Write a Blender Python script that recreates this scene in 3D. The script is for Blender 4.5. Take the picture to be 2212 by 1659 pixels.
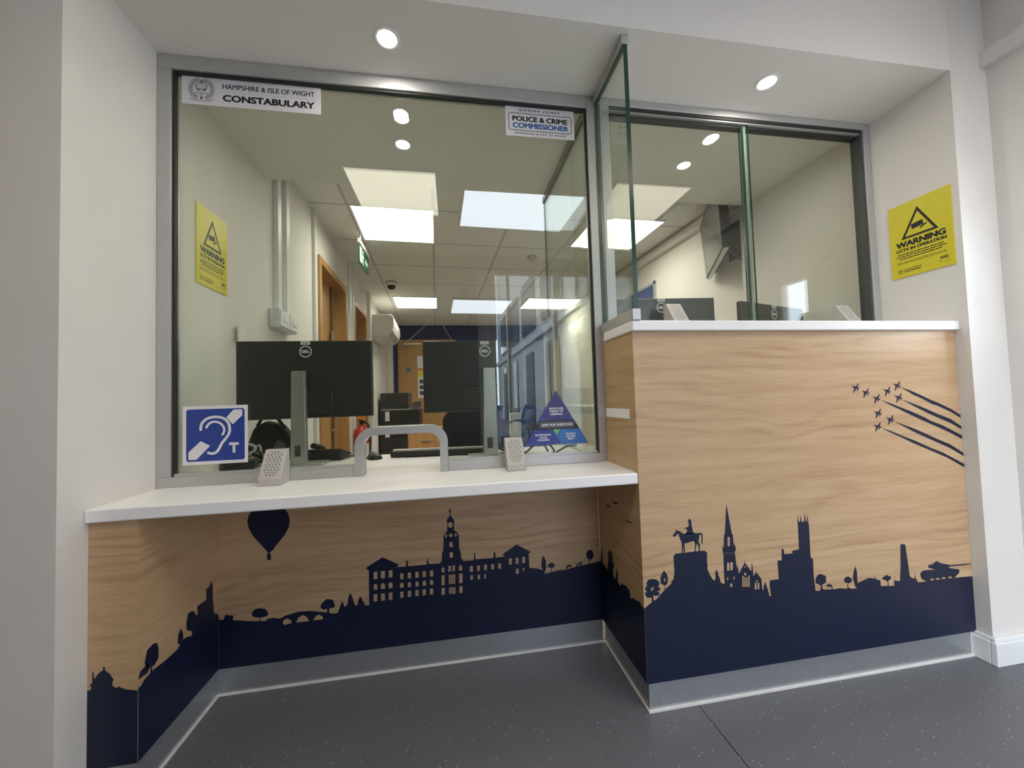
import bpy, bmesh, math, random
from mathutils import Vector, Matrix
from mathutils.geometry import tessellate_polygon

for o in list(bpy.data.objects): bpy.data.objects.remove(o, do_unlink=True)
SC = bpy.context.scene
COL = SC.collection
R = math.radians

# ------------------------------------------------------------------ camera
cam_d = bpy.data.cameras.new('camera'); cam = bpy.data.objects.new('camera', cam_d); COL.objects.link(cam)
cam_d.sensor_width = 36.0; cam_d.lens = 807.98 / 2212 * 36.0; cam_d.clip_start = .02; cam_d.clip_end = 200
YAW, PITCH, ROLL = .1584, .0360, -.0313
_f = Vector((math.sin(YAW)*math.cos(PITCH), math.cos(YAW)*math.cos(PITCH), math.sin(PITCH)))
_r = Vector((math.cos(YAW), -math.sin(YAW), 0)); _u = _r.cross(_f)
_r2 = math.cos(ROLL)*_r + math.sin(ROLL)*_u; _u2 = -math.sin(ROLL)*_r + math.cos(ROLL)*_u
cam.matrix_world = Matrix(((_r2.x, _u2.x, -_f.x, .3008), (_r2.y, _u2.y, -_f.y, -1.3824), (_r2.z, _u2.z, -_f.z, 1.0158), (0, 0, 0, 1)))
SC.camera = cam

# ------------------------------------------------------------------ world, view
SC.view_settings.view_transform = 'Standard'; SC.view_settings.look = 'None'
SC.view_settings.gamma = 1; SC.view_settings.use_curve_mapping = False
SC.view_settings.exposure = 0.48
wd = bpy.data.worlds.new('sky'); SC.world = wd; wd.use_nodes = True
_bg = wd.node_tree.nodes['Background']; _bg.inputs[0].default_value = (.80, .89, 1.04, 1); _bg.inputs[1].default_value = 8.3
SC.cycles.use_denoising = True
SC.cycles.max_bounces = 12; SC.cycles.transparent_max_bounces = 24; SC.cycles.diffuse_bounces = 6; SC.cycles.glossy_bounces = 6
SC.cycles.sample_clamp_indirect = 6
LED = 14.5            # office panels
LEDLOB = 11.0         # lobby panels
SPOT = 175.0          # downlight lamps
ROOF = .80          # daylight in the two roof lights

def portal(name, loc, rot, sx, sy):
    d = bpy.data.lights.new(name, 'AREA'); d.shape = 'RECTANGLE'; d.size = sx; d.size_y = sy; d.cycles.is_portal = True
    o = bpy.data.objects.new(name, d); COL.objects.link(o); o.location = loc; o.rotation_euler = rot
portal('daylight_portal', (1.48, -2.54, 1.2), (R(90), 0, 0), 1.8, 2.36)

# ------------------------------------------------------------------ dimensions (metres)
XL, XM, XW = -.652, .8885, 2.209       # left wall, side of tall counter, right wall
YS, YO, YB = -.282, .734, 5.92         # front / back of the recess soffit, back wall of the office
ZT, ZO, ZLB = 2.212, 2.45, 2.53        # soffit, office ceiling, lobby ceiling
ZC, ZH = .758, 1.254                   # low and tall counter tops
YP, YK = -.239, .119                   # front panel of tall counter, back of the knee space
XK = -.537
SL = -.042                             # the office runs slightly off square
def xl(y): return XL + SL*(y-YO)

# ------------------------------------------------------------------ materials
MATS = {}
def _nt(name):
    m = bpy.data.materials.new(name); m.use_nodes = True; nt = m.node_tree
    return m, nt, nt.nodes, nt.links, nt.nodes['Principled BSDF']
def M(name, col, rough=.5, metal=0.0, var=.06, scale=30, spec=.5, bump=0):
    if name in MATS: return MATS[name]
    m, nt, N, L, b = _nt(name)
    b.inputs['Roughness'].default_value = rough; b.inputs['Metallic'].default_value = metal
    b.inputs['Specular IOR Level'].default_value = spec
    tc = N.new('ShaderNodeTexCoord'); nz = N.new('ShaderNodeTexNoise'); nz.inputs['Scale'].default_value = scale; nz.inputs['Detail'].default_value = 3
    L.new(tc.outputs['Object'], nz.inputs['Vector'])
    rp = N.new('ShaderNodeValToRGB'); c = rp.color_ramp
    c.elements[0].position = .3; c.elements[1].position = .7
    c.elements[0].color = tuple(x*(1-var) for x in col)+(1,); c.elements[1].color = tuple(min(1, x*(1+var)) for x in col)+(1,)
    L.new(nz.outputs['Fac'], rp.inputs[0]); L.new(rp.outputs[0], b.inputs['Base Color'])
    if bump:
        bp = N.new('ShaderNodeBump'); bp.inputs['Strength'].default_value = bump; bp.inputs['Distance'].default_value = .002
        n2 = N.new('ShaderNodeTexNoise'); n2.inputs['Scale'].default_value = scale*12; L.new(tc.outputs['Object'], n2.inputs['Vector'])
        L.new(n2.outputs['Fac'], bp.inputs['Height']); L.new(bp.outputs[0], b.inputs['Normal'])
    MATS[name] = m; return m
def EMIT(name, col, s):
    if name in MATS: return MATS[name]
    m, nt, N, L, b = _nt(name); b.inputs['Base Color'].default_value = (.8, .8, .8, 1)
    b.inputs['Emission Color'].default_value = tuple(col)+(1,); b.inputs['Emission Strength'].default_value = s
    MATS[name] = m; return m
def LAMP(name, col, s):
    """prismatic led diffuser: brightest straight down, dimmer towards the horizontal"""
    m, nt, N, L, b = _nt(name); b.inputs['Base Color'].default_value = (.8, .8, .8, 1); b.inputs['Emission Color'].default_value = tuple(col)+(1,)
    g = N.new('ShaderNodeNewGeometry'); dt = N.new('ShaderNodeVectorMath'); dt.operation = 'DOT_PRODUCT'
    L.new(g.outputs['Incoming'], dt.inputs[0]); L.new(g.outputs['Normal'], dt.inputs[1])
    ab = N.new('ShaderNodeMath'); ab.operation = 'ABSOLUTE'; L.new(dt.outputs['Value'], ab.inputs[0])
    ml = N.new('ShaderNodeMath'); ml.operation = 'MULTIPLY'; ml.inputs[1].default_value = s; L.new(ab.outputs[0], ml.inputs[0]); L.new(ml.outputs[0], b.inputs['Emission Strength'])
    MATS[name] = m; return m
def mth(N, op, a=None, b=None):
    n = N.new('ShaderNodeMath'); n.operation = op
    for i, v in enumerate((a, b)):
        if isinstance(v, (int, float)): n.inputs[i].default_value = v
    return n
def GLASS(name, tint, refl=1.0):
    m = bpy.data.materials.new(name); m.use_nodes = True; nt = m.node_tree; N = nt.nodes; L = nt.links
    for n in list(N): N.remove(n)
    out = N.new('ShaderNodeOutputMaterial'); g = N.new('ShaderNodeNewGeometry')
    dt = N.new('ShaderNodeVectorMath'); dt.operation = 'DOT_PRODUCT'; L.new(g.outputs['Incoming'], dt.inputs[0]); L.new(g.outputs['Normal'], dt.inputs[1])
    ab = mth(N, 'ABSOLUTE'); L.new(dt.outputs['Value'], ab.inputs[0])
    su = mth(N, 'SUBTRACT', 1.0); L.new(ab.outputs[0], su.inputs[1])
    pw = mth(N, 'POWER', None, 5.0); L.new(su.outputs[0], pw.inputs[0])
    ml = mth(N, 'MULTIPLY', None, .955*refl); L.new(pw.outputs[0], ml.inputs[0])
    ad = mth(N, 'ADD', None, .045*refl); L.new(ml.outputs[0], ad.inputs[0])
    tr = N.new('ShaderNodeBsdfTransparent'); tr.inputs[0].default_value = tuple(tint)+(1,)
    gl = N.new('ShaderNodeBsdfGlossy'); gl.inputs['Roughness'].default_value = .0; gl.inputs[0].default_value = (.97, 1, .98, 1)
    mx = N.new('ShaderNodeMixShader'); L.new(ad.outputs[0], mx.inputs[0]); L.new(tr.outputs[0], mx.inputs[1]); L.new(gl.outputs[0], mx.inputs[2])
    L.new(mx.outputs[0], out.inputs[0]); MATS[name] = m; return m
def WOOD(name, c0, c1, c2, vertical=False, rough=.42):
    m, nt, N, L, b = _nt(name); b.inputs['Roughness'].default_value = rough
    g = N.new('ShaderNodeNewGeometry'); sp = N.new('ShaderNodeSeparateXYZ'); L.new(g.outputs['Position'], sp.inputs[0])
    s = mth(N, 'ADD'); L.new(sp.outputs[0], s.inputs[0]); L.new(sp.outputs[1], s.inputs[1])
    cb = N.new('ShaderNodeCombineXYZ')
    if vertical: L.new(sp.outputs[2], cb.inputs[0]); L.new(s.outputs[0], cb.inputs[2])
    else: L.new(s.outputs[0], cb.inputs[0]); L.new(sp.outputs[2], cb.inputs[2])
    def noise(sc, scale, det, dist=0):
        mp = N.new('ShaderNodeMapping'); mp.inputs['Scale'].default_value = sc; L.new(cb.outputs[0], mp.inputs[0])
        n = N.new('ShaderNodeTexNoise'); n.inputs['Scale'].default_value = scale; n.inputs['Detail'].default_value = det; n.inputs['Distortion'].default_value = dist
        L.new(mp.outputs[0], n.inputs['Vector']); return n
    cz = N.new('ShaderNodeSeparateXYZ'); L.new(cb.outputs[0], cz.inputs[0])
    warp = noise((.75, 1, 3.2), 1.5, 2, .4)
    w1 = mth(N, 'MULTIPLY', None, .30); L.new(warp.outputs['Fac'], w1.inputs[0])
    zz = mth(N, 'ADD'); L.new(cz.outputs[2], zz.inputs[0]); L.new(w1.outputs[0], zz.inputs[1])
    ring = mth(N, 'MULTIPLY', None, 150.0); L.new(zz.outputs[0], ring.inputs[0])
    sn = mth(N, 'SINE'); L.new(ring.outputs[0], sn.inputs[0])
    p2 = mth(N, 'POWER', None, 3.0); h1 = mth(N, 'MULTIPLY', None, .5); L.new(sn.outputs[0], h1.inputs[0]); h2 = mth(N, 'ADD', None, .5); L.new(h1.outputs[0], h2.inputs[0]); L.new(h2.outputs[0], p2.inputs[0])
    patch = noise((.8, 1, 2.6), 2.3, 2, .2)
    pr_ = N.new('ShaderNodeValToRGB'); pr_.color_ramp.elements[0].position = .45; pr_.color_ramp.elements[1].position = .68; L.new(patch.outputs['Fac'], pr_.inputs[0])
    gr = mth(N, 'MULTIPLY'); L.new(p2.outputs[0], gr.inputs[0]); L.new(pr_.outputs[0], gr.inputs[1])
    fine = noise((4, 1, 210), 2.0, 4, .1)
    mid = noise((.7, 1, 16), 1.8, 4, .3)
    a = mth(N, 'MULTIPLY', None, -.22); L.new(gr.outputs[0], a.inputs[0])
    c = mth(N, 'MULTIPLY', None, .62); L.new(fine.outputs['Fac'], c.inputs[0])
    d = mth(N, 'MULTIPLY', None, .62); L.new(mid.outputs['Fac'], d.inputs[0])
    e = mth(N, 'ADD'); L.new(a.outputs[0], e.inputs[0]); L.new(c.outputs[0], e.inputs[1])
    f = mth(N, 'ADD'); L.new(e.outputs[0], f.inputs[0]); L.new(d.outputs[0], f.inputs[1])
    rp = N.new('ShaderNodeValToRGB'); k = rp.color_ramp; k.elements[0].position = .30; k.elements[1].position = .84
    k.elements[0].color = c0+(1,); k.elements[1].color = c2+(1,); el = k.elements.new(.62); el.color = c1+(1,)
    L.new(f.outputs[0], rp.inputs[0]); L.new(rp.outputs[0], b.inputs['Base Color']); MATS[name] = m; return m
def FLOORMAT():
    m, nt, N, L, b = _nt('speckled grey vinyl'); b.inputs['Roughness'].default_value = .38; b.inputs['Specular IOR Level'].default_value = .35
    g = N.new('ShaderNodeNewGeometry')
    v = N.new('ShaderNodeTexVoronoi'); v.inputs['Scale'].default_value = 48; L.new(g.outputs['Position'], v.inputs['Vector'])
    lt = mth(N, 'LESS_THAN', None, .095); L.new(v.outputs['Distance'], lt.inputs[0])
    n = N.new('ShaderNodeTexNoise'); n.inputs['Scale'].default_value = 260; n.inputs['Detail'].default_value = 4; L.new(g.outputs['Position'], n.inputs['Vector'])
    rp = N.new('ShaderNodeValToRGB'); k = rp.color_ramp; k.elements[0].position = .35; k.elements[1].position = .7
    k.elements[0].color = (.113, .116, .128, 1); k.elements[1].color = (.162, .166, .182, 1); L.new(n.outputs['Fac'], rp.inputs[0])
    mx = N.new('ShaderNodeMixRGB'); L.new(lt.outputs[0], mx.inputs[0]); L.new(rp.outputs[0], mx.inputs[1]); mx.inputs[2].default_value = (.42, .42, .42, 1)
    sp = N.new('ShaderNodeSeparateXYZ'); L.new(g.outputs['Position'], sp.inputs[0])
    d = mth(N, 'SUBTRACT', None, 1.063); L.new(sp.outputs[0], d.inputs[0]); ab = mth(N, 'ABSOLUTE'); L.new(d.outputs[0], ab.inputs[0])
    ln = mth(N, 'LESS_THAN', None, .0016); L.new(ab.outputs[0], ln.inputs[0])
    m2 = N.new('ShaderNodeMixRGB'); L.new(ln.outputs[0], m2.inputs[0]); L.new(mx.outputs[0], m2.inputs[1]); m2.inputs[2].default_value = (.012, .012, .014, 1)
    L.new(m2.outputs[0], b.inputs['Base Color']); MATS['floor'] = m; return m
def TILEMAT():
    m, nt, N, L, b = _nt('ceiling tiles'); b.inputs['Roughness'].default_value = .9
    tc = N.new('ShaderNodeTexCoord'); sp = N.new('ShaderNodeSeparateXYZ'); L.new(tc.outputs['Object'], sp.inputs[0])
    masks = []
    for i in (0, 1):
        dv = mth(N, 'DIVIDE', None, .61); L.new(sp.outputs[i], dv.inputs[0])
        fr = mth(N, 'FRACT'); L.new(dv.outputs[0], fr.inputs[0])
        sb = mth(N, 'SUBTRACT', None, .5); L.new(fr.outputs[0], sb.inputs[0]); ab = mth(N, 'ABSOLUTE'); L.new(sb.outputs[0], ab.inputs[0])
        gt = mth(N, 'GREATER_THAN', None, .482); L.new(ab.outputs[0], gt.inputs[0]); masks.append(gt)
    mm = mth(N, 'MAXIMUM'); L.new(masks[0].outputs[0], mm.inputs[0]); L.new(masks[1].outputs[0], mm.inputs[1])
    n = N.new('ShaderNodeTexNoise'); n.inputs['Scale'].default_value = 180; L.new(tc.outputs['Object'], n.inputs['Vector'])
    rp = N.new('ShaderNodeValToRGB'); rp.color_ramp.elements[0].color = (.76, .74, .71, 1); rp.color_ramp.elements[1].color = (.84, .82, .79, 1); L.new(n.outputs['Fac'], rp.inputs[0])
    mx = N.new('ShaderNodeMixRGB'); L.new(mm.outputs[0], mx.inputs[0]); L.new(rp.outputs[0], mx.inputs[1]); mx.inputs[2].default_value = (.52, .51, .50, 1)
    L.new(mx.outputs[0], b.inputs['Base Color']); MATS['tile'] = m; return m

WALL = M('white emulsion', (.73, .695, .65), .75, var=.015, scale=6, spec=.3, bump=.08)
CEIL = M('white plaster', (.78, .745, .70), .85, var=.01, scale=5, spec=.2)
TRIM = M('white gloss trim', (.80, .80, .79), .35, var=.01)
ALU = M('satin aluminium', (.52, .515, .505), .42, .55, var=.03, scale=60)
ALUD = M('brushed plinth', (.46, .48, .50), .38, .75, var=.06, scale=90)
WTOP = M('white solid surface', (.93, .91, .89), .28, var=.012, scale=20)
SEAL = M('white sealant', (.75, .73, .70), .5, var=.05)
GASK = M('black gasket', (.018, .019, .017), .6)
GASG = M('dark grey gasket', (.055, .058, .055), .55)
OAK = WOOD('oak laminate', (.39, .234, .118), (.55, .364, .200), (.63, .440, .260))
OAKV = WOOD('oak veneer door', (.36, .185, .06), (.47, .26, .095), (.54, .31, .125), vertical=True)
NAVY = M('navy vinyl', (.0055, .0105, .036), .45, var=.05, spec=.4)
PANE = GLASS('clear glass', (.90, .925, .885))
PANE2 = GLASS('sliding glass', (.90, .92, .885), .75)
EDGE = M('green glass edge', (.006, .048, .030), .2, var=.1, spec=.4)
BLACK = M('black plastic', (.016, .017, .017), .38, var=.05)
CHAR = M('charcoal monitor shell', (.028, .029, .029), .32, var=.05)
GREY = M('grey plastic', (.30, .30, .295), .5)
SILV = M('silver stand', (.46, .475, .455), .33, .7, var=.03)
WHITEP = M('white plastic', (.76, .75, .72), .4, var=.02)
PAPER = M('white vinyl', (.74, .72, .74), .5, var=.015)
INK = M('black ink', (.008, .008, .009), .55)
BLUEI = M('blue ink', (.035, .105, .33), .5)
YEL = M('yellow sign', (.66, .57, .022), .42, var=.02)
FLOOR = FLOORMAT(); TILE = TILEMAT()

# ------------------------------------------------------------------ builders
def tag(o, label=None, cat=None, group=None, kind=None):
    if label: o['label'] = label
    if cat: o['category'] = cat
    if group: o['group'] = group
    if kind: o['kind'] = kind
    return o
def empty(name, loc, rz=0, **k):
    o = bpy.data.objects.new(name, None); COL.objects.link(o); o.location = loc; o.rotation_euler = (0, 0, rz); o.empty_display_size = .05
    return tag(o, **k)
def origin(o):
    v = Vector((0, 0, 0))
    while o: v += o.location; o = o.parent
    return v
def nrm(v): return Vector(v).normalized()
class MB:
    def __init__(s): s.v = []; s.f = []; s.m = []
    def add(s, vs, fs, mi=0):
        b = len(s.v); s.v += [Vector(x) for x in vs]; s.f += [tuple(b+i for i in f) for f in fs]; s.m += [mi]*len(fs); return s
    def hexa(s, p, mi=0):
        return s.add(p, [(0, 3, 2, 1), (4, 5, 6, 7), (0, 1, 5, 4), (1, 2, 6, 5), (2, 3, 7, 6), (3, 0, 4, 7)], mi)
    def box(s, x0, x1, y0, y1, z0, z1, mi=0):
        return s.hexa([(x0, y0, z0), (x1, y0, z0), (x1, y1, z0), (x0, y1, z0), (x0, y0, z1), (x1, y0, z1), (x1, y1, z1), (x0, y1, z1)], mi)
    def obox(s, c, ax, ay, az, sx, sy, sz, mi=0):
        c, ax, ay, az = Vector(c), nrm(ax)*sx/2, nrm(ay)*sy/2, nrm(az)*sz/2
        return s.hexa([c+i*ax+j*ay+k*az for k in (-1, 1) for i, j in ((-1, -1), (1, -1), (1, 1), (-1, 1))], mi)
    def prism(s, loops, o, u, v, w, mi=0, side=None):
        """polygon (with cut-outs) in the plane o + a*u + b*v, thickened by the vector w"""
        o, u, v, w = Vector(o), Vector(u), Vector(v), Vector(w)
        tri = tessellate_polygon([[Vector((a, b, 0)) for a, b in lp] for lp in loops])
        flat = [p for lp in loops for p in lp]; n = len(flat)
        base = [o+a*u+b*v for a, b in flat]
        up = u.cross(v).dot(w) > 0
        fs = []
        for t in tri:
            a, b, c = (Vector(flat[i]) for i in t); ccw = (b-a).cross(c-a) > 0
            t = t if ccw else t[::-1]
            top = tuple(i+n for i in t); bot = tuple(t[::-1])
            if not up: top, bot = top[::-1], bot[::-1]
            fs += [top, bot]
        s.add(base+[p+w for p in base], fs, mi)
        b0 = len(s.v)-2*n; k = 0
        for lp in loops:
            m = len(lp)
            for i in range(m):
                j = (i+1) % m; s.f.append((b0+k+i, b0+k+j, b0+n+k+j, b0+n+k+i)); s.m.append(mi if side is None else side)
            k += m
        return s
    def flat(s, loops, o, u, v, mi=0):
        o, u, v = Vector(o), Vector(u), Vector(v)
        tri = tessellate_polygon([[Vector((a, b, 0)) for a, b in lp] for lp in loops])
        flat = [p for lp in loops for p in lp]; fs = []
        for t in tri:
            a, b, c = (Vector(flat[i]) for i in t)
            fs.append(t if (b-a).cross(c-a) > 0 else t[::-1])
        return s.add([o+a*u+b*v for a, b in flat], fs, mi)
    def cyl(s, p0, p1, r0, r1=None, n=16, mi=0, caps=True):
        p0, p1 = Vector(p0), Vector(p1); r1 = r0 if r1 is None else r1; d = (p1-p0).normalized()
        a = d.orthogonal().normalized(); b = d.cross(a)
        ring = lambda p, r: [p+r*(math.cos(2*math.pi*i/n)*a+math.sin(2*math.pi*i/n)*b) for i in range(n)]
        fs = [(i, (i+1) % n, n+(i+1) % n, n+i) for i in range(n)]
        if caps: fs += [tuple(range(n))[::-1], tuple(range(n, 2*n))]
        return s.add(ring(p0, r0)+ring(p1, r1), fs, mi)
    def lathe(s, c, prof, axis=(0, 0, 1), n=24, mi=0):
        c = Vector(c); d = nrm(axis); a = d.orthogonal().normalized(); b = d.cross(a); k = len(prof); vs = []
        for r, h in prof:
            vs += [c+h*d+max(r, 1e-5)*(math.cos(2*math.pi*i/n)*a+math.sin(2*math.pi*i/n)*b) for i in range(n)]
        fs = [(j*n+i, j*n+(i+1) % n, (j+1)*n+(i+1) % n, (j+1)*n+i) for j in range(k-1) for i in range(n)]
        fs += [tuple(range(n))[::-1], tuple(range((k-1)*n, k*n))]
        return s.add(vs, fs, mi)
    def tube(s, pts, r, n=8, mi=0, smooth=0):
        P = [Vector(p) for p in pts]
        for _ in range(smooth):
            Q = [P[0]]
            for a, b in zip(P[:-1], P[1:]): Q += [a.lerp(b, .25), a.lerp(b, .75)]
            P = Q+[P[-1]]
        up = None; rings = []
        for i, p in enumerate(P):
            t = (P[min(i+1, len(P)-1)]-P[max(i-1, 0)]).normalized()
            up = t.orthogonal().normalized() if up is None else (up-t*up.dot(t)).normalized()
            b = t.cross(up); rings += [p+r*(math.cos(2*math.pi*j/n)*up+math.sin(2*math.pi*j/n)*b) for j in range(n)]
        k = len(P); fs = [(i*n+j, i*n+(j+1) % n, (i+1)*n+(j+1) % n, (i+1)*n+j) for i in range(k-1) for j in range(n)]
        fs += [tuple(range(n))[::-1], tuple(range((k-1)*n, k*n))]
        return s.add(rings, fs, mi)
    def build(s, name, mats, parent=None, bevel=0, smooth=False, local=False, seg=2):
        mats = mats if isinstance(mats, (list, tuple)) else [mats]
        off = Vector((0, 0, 0)) if (parent is None or local) else origin(parent)
        base = off
        me = bpy.data.meshes.new(name); me.from_pydata([v-base for v in s.v], [], s.f)
        for m in mats: me.materials.append(m)
        me.polygons.foreach_set('material_index', s.m)
        if smooth: me.polygons.foreach_set('use_smooth', [True]*len(s.f))
        me.update()
        bm = bmesh.new(); bm.from_mesh(me); bmesh.ops.recalc_face_normals(bm, faces=bm.faces) if not getattr(s, 'keep', False) else None
        bm.to_mesh(me); bm.free()
        o = bpy.data.objects.new(name, me); COL.objects.link(o)
        if parent: o.parent = parent
        if bevel:
            md = o.modifiers.new('edge', 'BEVEL'); md.width = bevel; md.segments = seg; md.limit_method = 'ANGLE'; md.angle_limit = R(40)
        if smooth:
            md = o.modifiers.new('wn', 'WEIGHTED_NORMAL'); md.keep_sharp = True
        return o
def sheet(): m = MB(); m.keep = True; return m
def copy_tree(o, parent=None):
    c = o.copy(); COL.objects.link(c); c.parent = parent
    for ch in list(o.children): copy_tree(ch, c)
    return c
class Frame:
    """a flat face: origin, right and up directions, outward normal"""
    def __init__(s, o, u, v, k=1): s.o = Vector(o); s.u = nrm(u)*k; s.v = nrm(v)*k; s.n = s.u.cross(s.v).normalized()
    def at(s, h): return s.o+h*s.n
FONT = {}
def text_polys(txt, bold=0.0, spacing=1.0):
    key = (txt, bold, spacing)
    if key in FONT: return FONT[key]
    c = bpy.data.curves.new('lettering', 'FONT'); c.body = txt; c.size = 1; c.offset = bold; c.space_character = spacing; c.resolution_u = 3; c.fill_mode = 'FRONT'
    o = bpy.data.objects.new('lettering', c); COL.objects.link(o); bpy.context.view_layer.update()
    me = o.evaluated_get(bpy.context.evaluated_depsgraph_get()).to_mesh()
    vs = [(v.co.x, v.co.y) for v in me.vertices]; fs = [tuple(p.vertices) for p in me.polygons]
    x0, x1 = min(v[0] for v in vs), max(v[0] for v in vs); y0, y1 = min(v[1] for v in vs), max(v[1] for v in vs)
    bpy.data.objects.remove(o); bpy.data.curves.remove(c)
    FONT[key] = (vs, fs, x0, x1, y0, y1); return FONT[key]
def put_text(mb, fr, txt, x0, x1, y0, y1, h, bold=0.0, spacing=1.0, mi=0):
    vs, fs, a0, a1, b0, b1 = text_polys(txt, 0, spacing)
    e = bold*(y1-y0); x0, x1, y0, y1 = x0+e, x1-e, y0+e*.6, y1-e*.6
    strikes = [(0, 0)] if not bold else [(-e, 0), (e, 0), (0, 0), (-e*.5, e*.6), (e*.5, -e*.6), (-e*.5, -e*.6), (e*.5, e*.6)]
    for k, (dx, dy) in enumerate(strikes):
        V = [fr.at(h+k*2e-6)+(x0+dx+(x-a0)/(a1-a0)*(x1-x0))*fr.u+(y0+dy+(y-b0)/(b1-b0)*(y1-y0))*fr.v for x, y in vs]
        def up(f):
            a, b, c = V[f[0]], V[f[1]], V[f[2]]; return f if (b-a).cross(c-a).dot(fr.n) > 0 else f[::-1]
        mb.add(V, [up(f) for f in fs], mi)
def poly(mb, fr, pts, h, mi=0, holes=()): mb.flat([pts]+list(holes), fr.at(h), fr.u, fr.v, mi)
def rect(mb, fr, x0, x1, y0, y1, h, mi=0): poly(mb, fr, [(x0, y0), (x1, y0), (x1, y1), (x0, y1)], h, mi)
def rrect(x0, x1, y0, y1, r, n=5):
    P = []
    for cx, cy, a in ((x1-r, y1-r, 0), (x0+r, y1-r, 90), (x0+r, y0+r, 180), (x1-r, y0+r, 270)):
        P += [(cx+r*math.cos(R(a+90*i/n)), cy+r*math.sin(R(a+90*i/n))) for i in range(n+1)]
    return P
def ribbon(mb, fr, pts, w, h, mi=0, closed=False):
    P = [Vector(p) for p in pts]; n = len(P); Lf, Rt = [], []
    for i in range(n):
        a = P[(i-1) % n] if (closed or i > 0) else P[i]; b = P[(i+1) % n] if (closed or i < n-1) else P[i]
        d1 = (P[i]-a).normalized() if (P[i]-a).length else (b-P[i]).normalized(); d2 = (b-P[i]).normalized() if (b-P[i]).length else d1
        t = (d1+d2).normalized(); nn = Vector((-t.y, t.x)); k = w/2/max(.35, nn.dot(Vector((-d1.y, d1.x))))
        Lf.append(P[i]+nn*k); Rt.append(P[i]-nn*k)
    V = [fr.at(h)+p.x*fr.u+p.y*fr.v for p in Rt+Lf]
    mb.add(V, [(i, (i+1) % n, n+(i+1) % n, n+i) for i in range(n if closed else n-1)], mi)
def circle(cx, cy, r, n=20, ry=None): return [(cx+r*math.cos(2*math.pi*i/n), cy+(ry or r)*math.sin(2*math.pi*i/n)) for i in range(n)]

# ================================================================== THE SETTING
def struct(name, mb, mat, parent=None, **k):
    o = mb.build(name, mat, parent, **k)
    if not parent: o['kind'] = 'structure'
    return o
struct('floor', MB().box(-2.3, 3.2, -2.6, .14, -.06, 0), FLOOR)
struct('floor_office', MB().box(-2.3, 3.2, .141, 6.2, -.06, 0), M('pale bounce floor', (.36, .35, .33), .95, var=.1, scale=40))  # unseen pale covering, added to bounce light up onto the office ceiling
struct('ceiling_recess', MB().box(XL, XW, YS, YO, ZT, ZLB+.05), CEIL)
# office ceiling hangs on a tile grid turned with the office
oc = MB()
oc.hexa([(-1.4, YO, ZO), (2.9, YO, ZO), (2.7, 6.1, ZO), (-1.6, 6.1, ZO), (-1.4, YO, ZO+.2), (2.9, YO, ZO+.2), (2.7, 6.1, ZO+.2), (-1.6, 6.1, ZO+.2)])
o = bpy.data.objects.new('x', None)
tile_o = Vector((-.42, 1.43, 0)); a_ = -SL
ca, sa = math.cos(a_), math.sin(a_)
for i, v in enumerate(oc.v):
    d = v-tile_o; oc.v[i] = Vector((ca*d.x+sa*d.y, -sa*d.x+ca*d.y, d.z))
bpy.data.objects.remove(o)
oco = oc.build('ceiling_office', TILE); oco.location = tile_o; oco.rotation_euler = (0, 0, a_); oco['kind'] = 'structure'
struct('ceiling_lobby', MB().box(-2.3, 2.6, -2.6, YS, ZLB, ZLB+.1), CEIL)
# left wall: reveal of the recess plus the office wall with its two door openings
D1, D2 = (1.66, 2.49, 2.12), (2.90, 3.56, 2.10)
wl = MB()
wl.box(XL-.45, XL, -.305, YO, 0, ZLB+.05)
def wseg(y0, y1, z0, z1, mb=wl, t=.2): mb.hexa([(xl(y0)-t, y0, z0), (xl(y0), y0, z0), (xl(y1), y1, z0), (xl(y1)-t, y1, z0), (xl(y0)-t, y0, z1), (xl(y0), y0, z1), (xl(y1), y1, z1), (xl(y1)-t, y1, z1)])
for y0, y1, z0 in ((YO, D1[0], 0), (D1[0], D1[1], D1[2]), (D1[1], D2[0], 0), (D2[0], D2[1], D2[2]), (D2[1], YB, 0)): wseg(y0, y1, z0, ZO)
struct('wall_left', wl, WALL)
struct('wall_front_left', MB().box(-2.3, XL-.45, -.305, -.1, 0, ZLB), WALL)
wr = MB().box(XW, 2.6, YS, YO+.05, 0, ZLB+.05)
struct('wall_right', wr, WALL)
xr = lambda y: 2.372-.05*(y-1.35)
wo = MB(); wo.hexa([(xr(YO+.05), YO+.05, 0), (2.75, YO+.05, 0), (2.75, YB, 0), (xr(YB), YB, 0), (xr(YO+.05), YO+.05, ZO), (2.75, YO+.05, ZO), (2.75, YB, ZO), (xr(YB), YB, ZO)])
struct('wall_office_right', wo, WALL)
NAVYW = M('navy painted wall', (.011, .020, .092), .6, var=.03, scale=8)
struct('wall_back', MB().box(-1.2, 2.7, YB, YB+.15, 0, ZO+.1), NAVYW)
struct('wall_back_nib', MB().box(xl(YB), -.785, YB-.10, YB, 0, ZO), WALL)
# lobby side wall with a narrow window, and the lobby's back wall with its glazed entrance
wn = MB(); X0, X1 = 2.385, 2.415
wn.box(X0, X1, -.41, YS, 0, ZLB).box(X0, X1, -.610, -.415, 0, 1.2).box(X0, X1, -.610, -.415, 1.67, ZLB).box(X0, X1, -2.6, -.610, 0, ZLB)
struct('wall_lobby_right', wn, WALL)
struct('wall_lobby_left', MB().box(-2.3, -2.1, -2.6, -.305, 0, ZLB), WALL)
wb = MB().box(-2.1, .36, -2.6, -2.5, 0, ZLB).box(.36, .58, -2.6, -2.46, 0, ZLB).box(.58, X0, -2.6, -2.5, 2.36, ZLB)
struct('wall_lobby_back', wb, M('grey lobby back wall', (.14, .14, .14), .8, var=.02))
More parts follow.
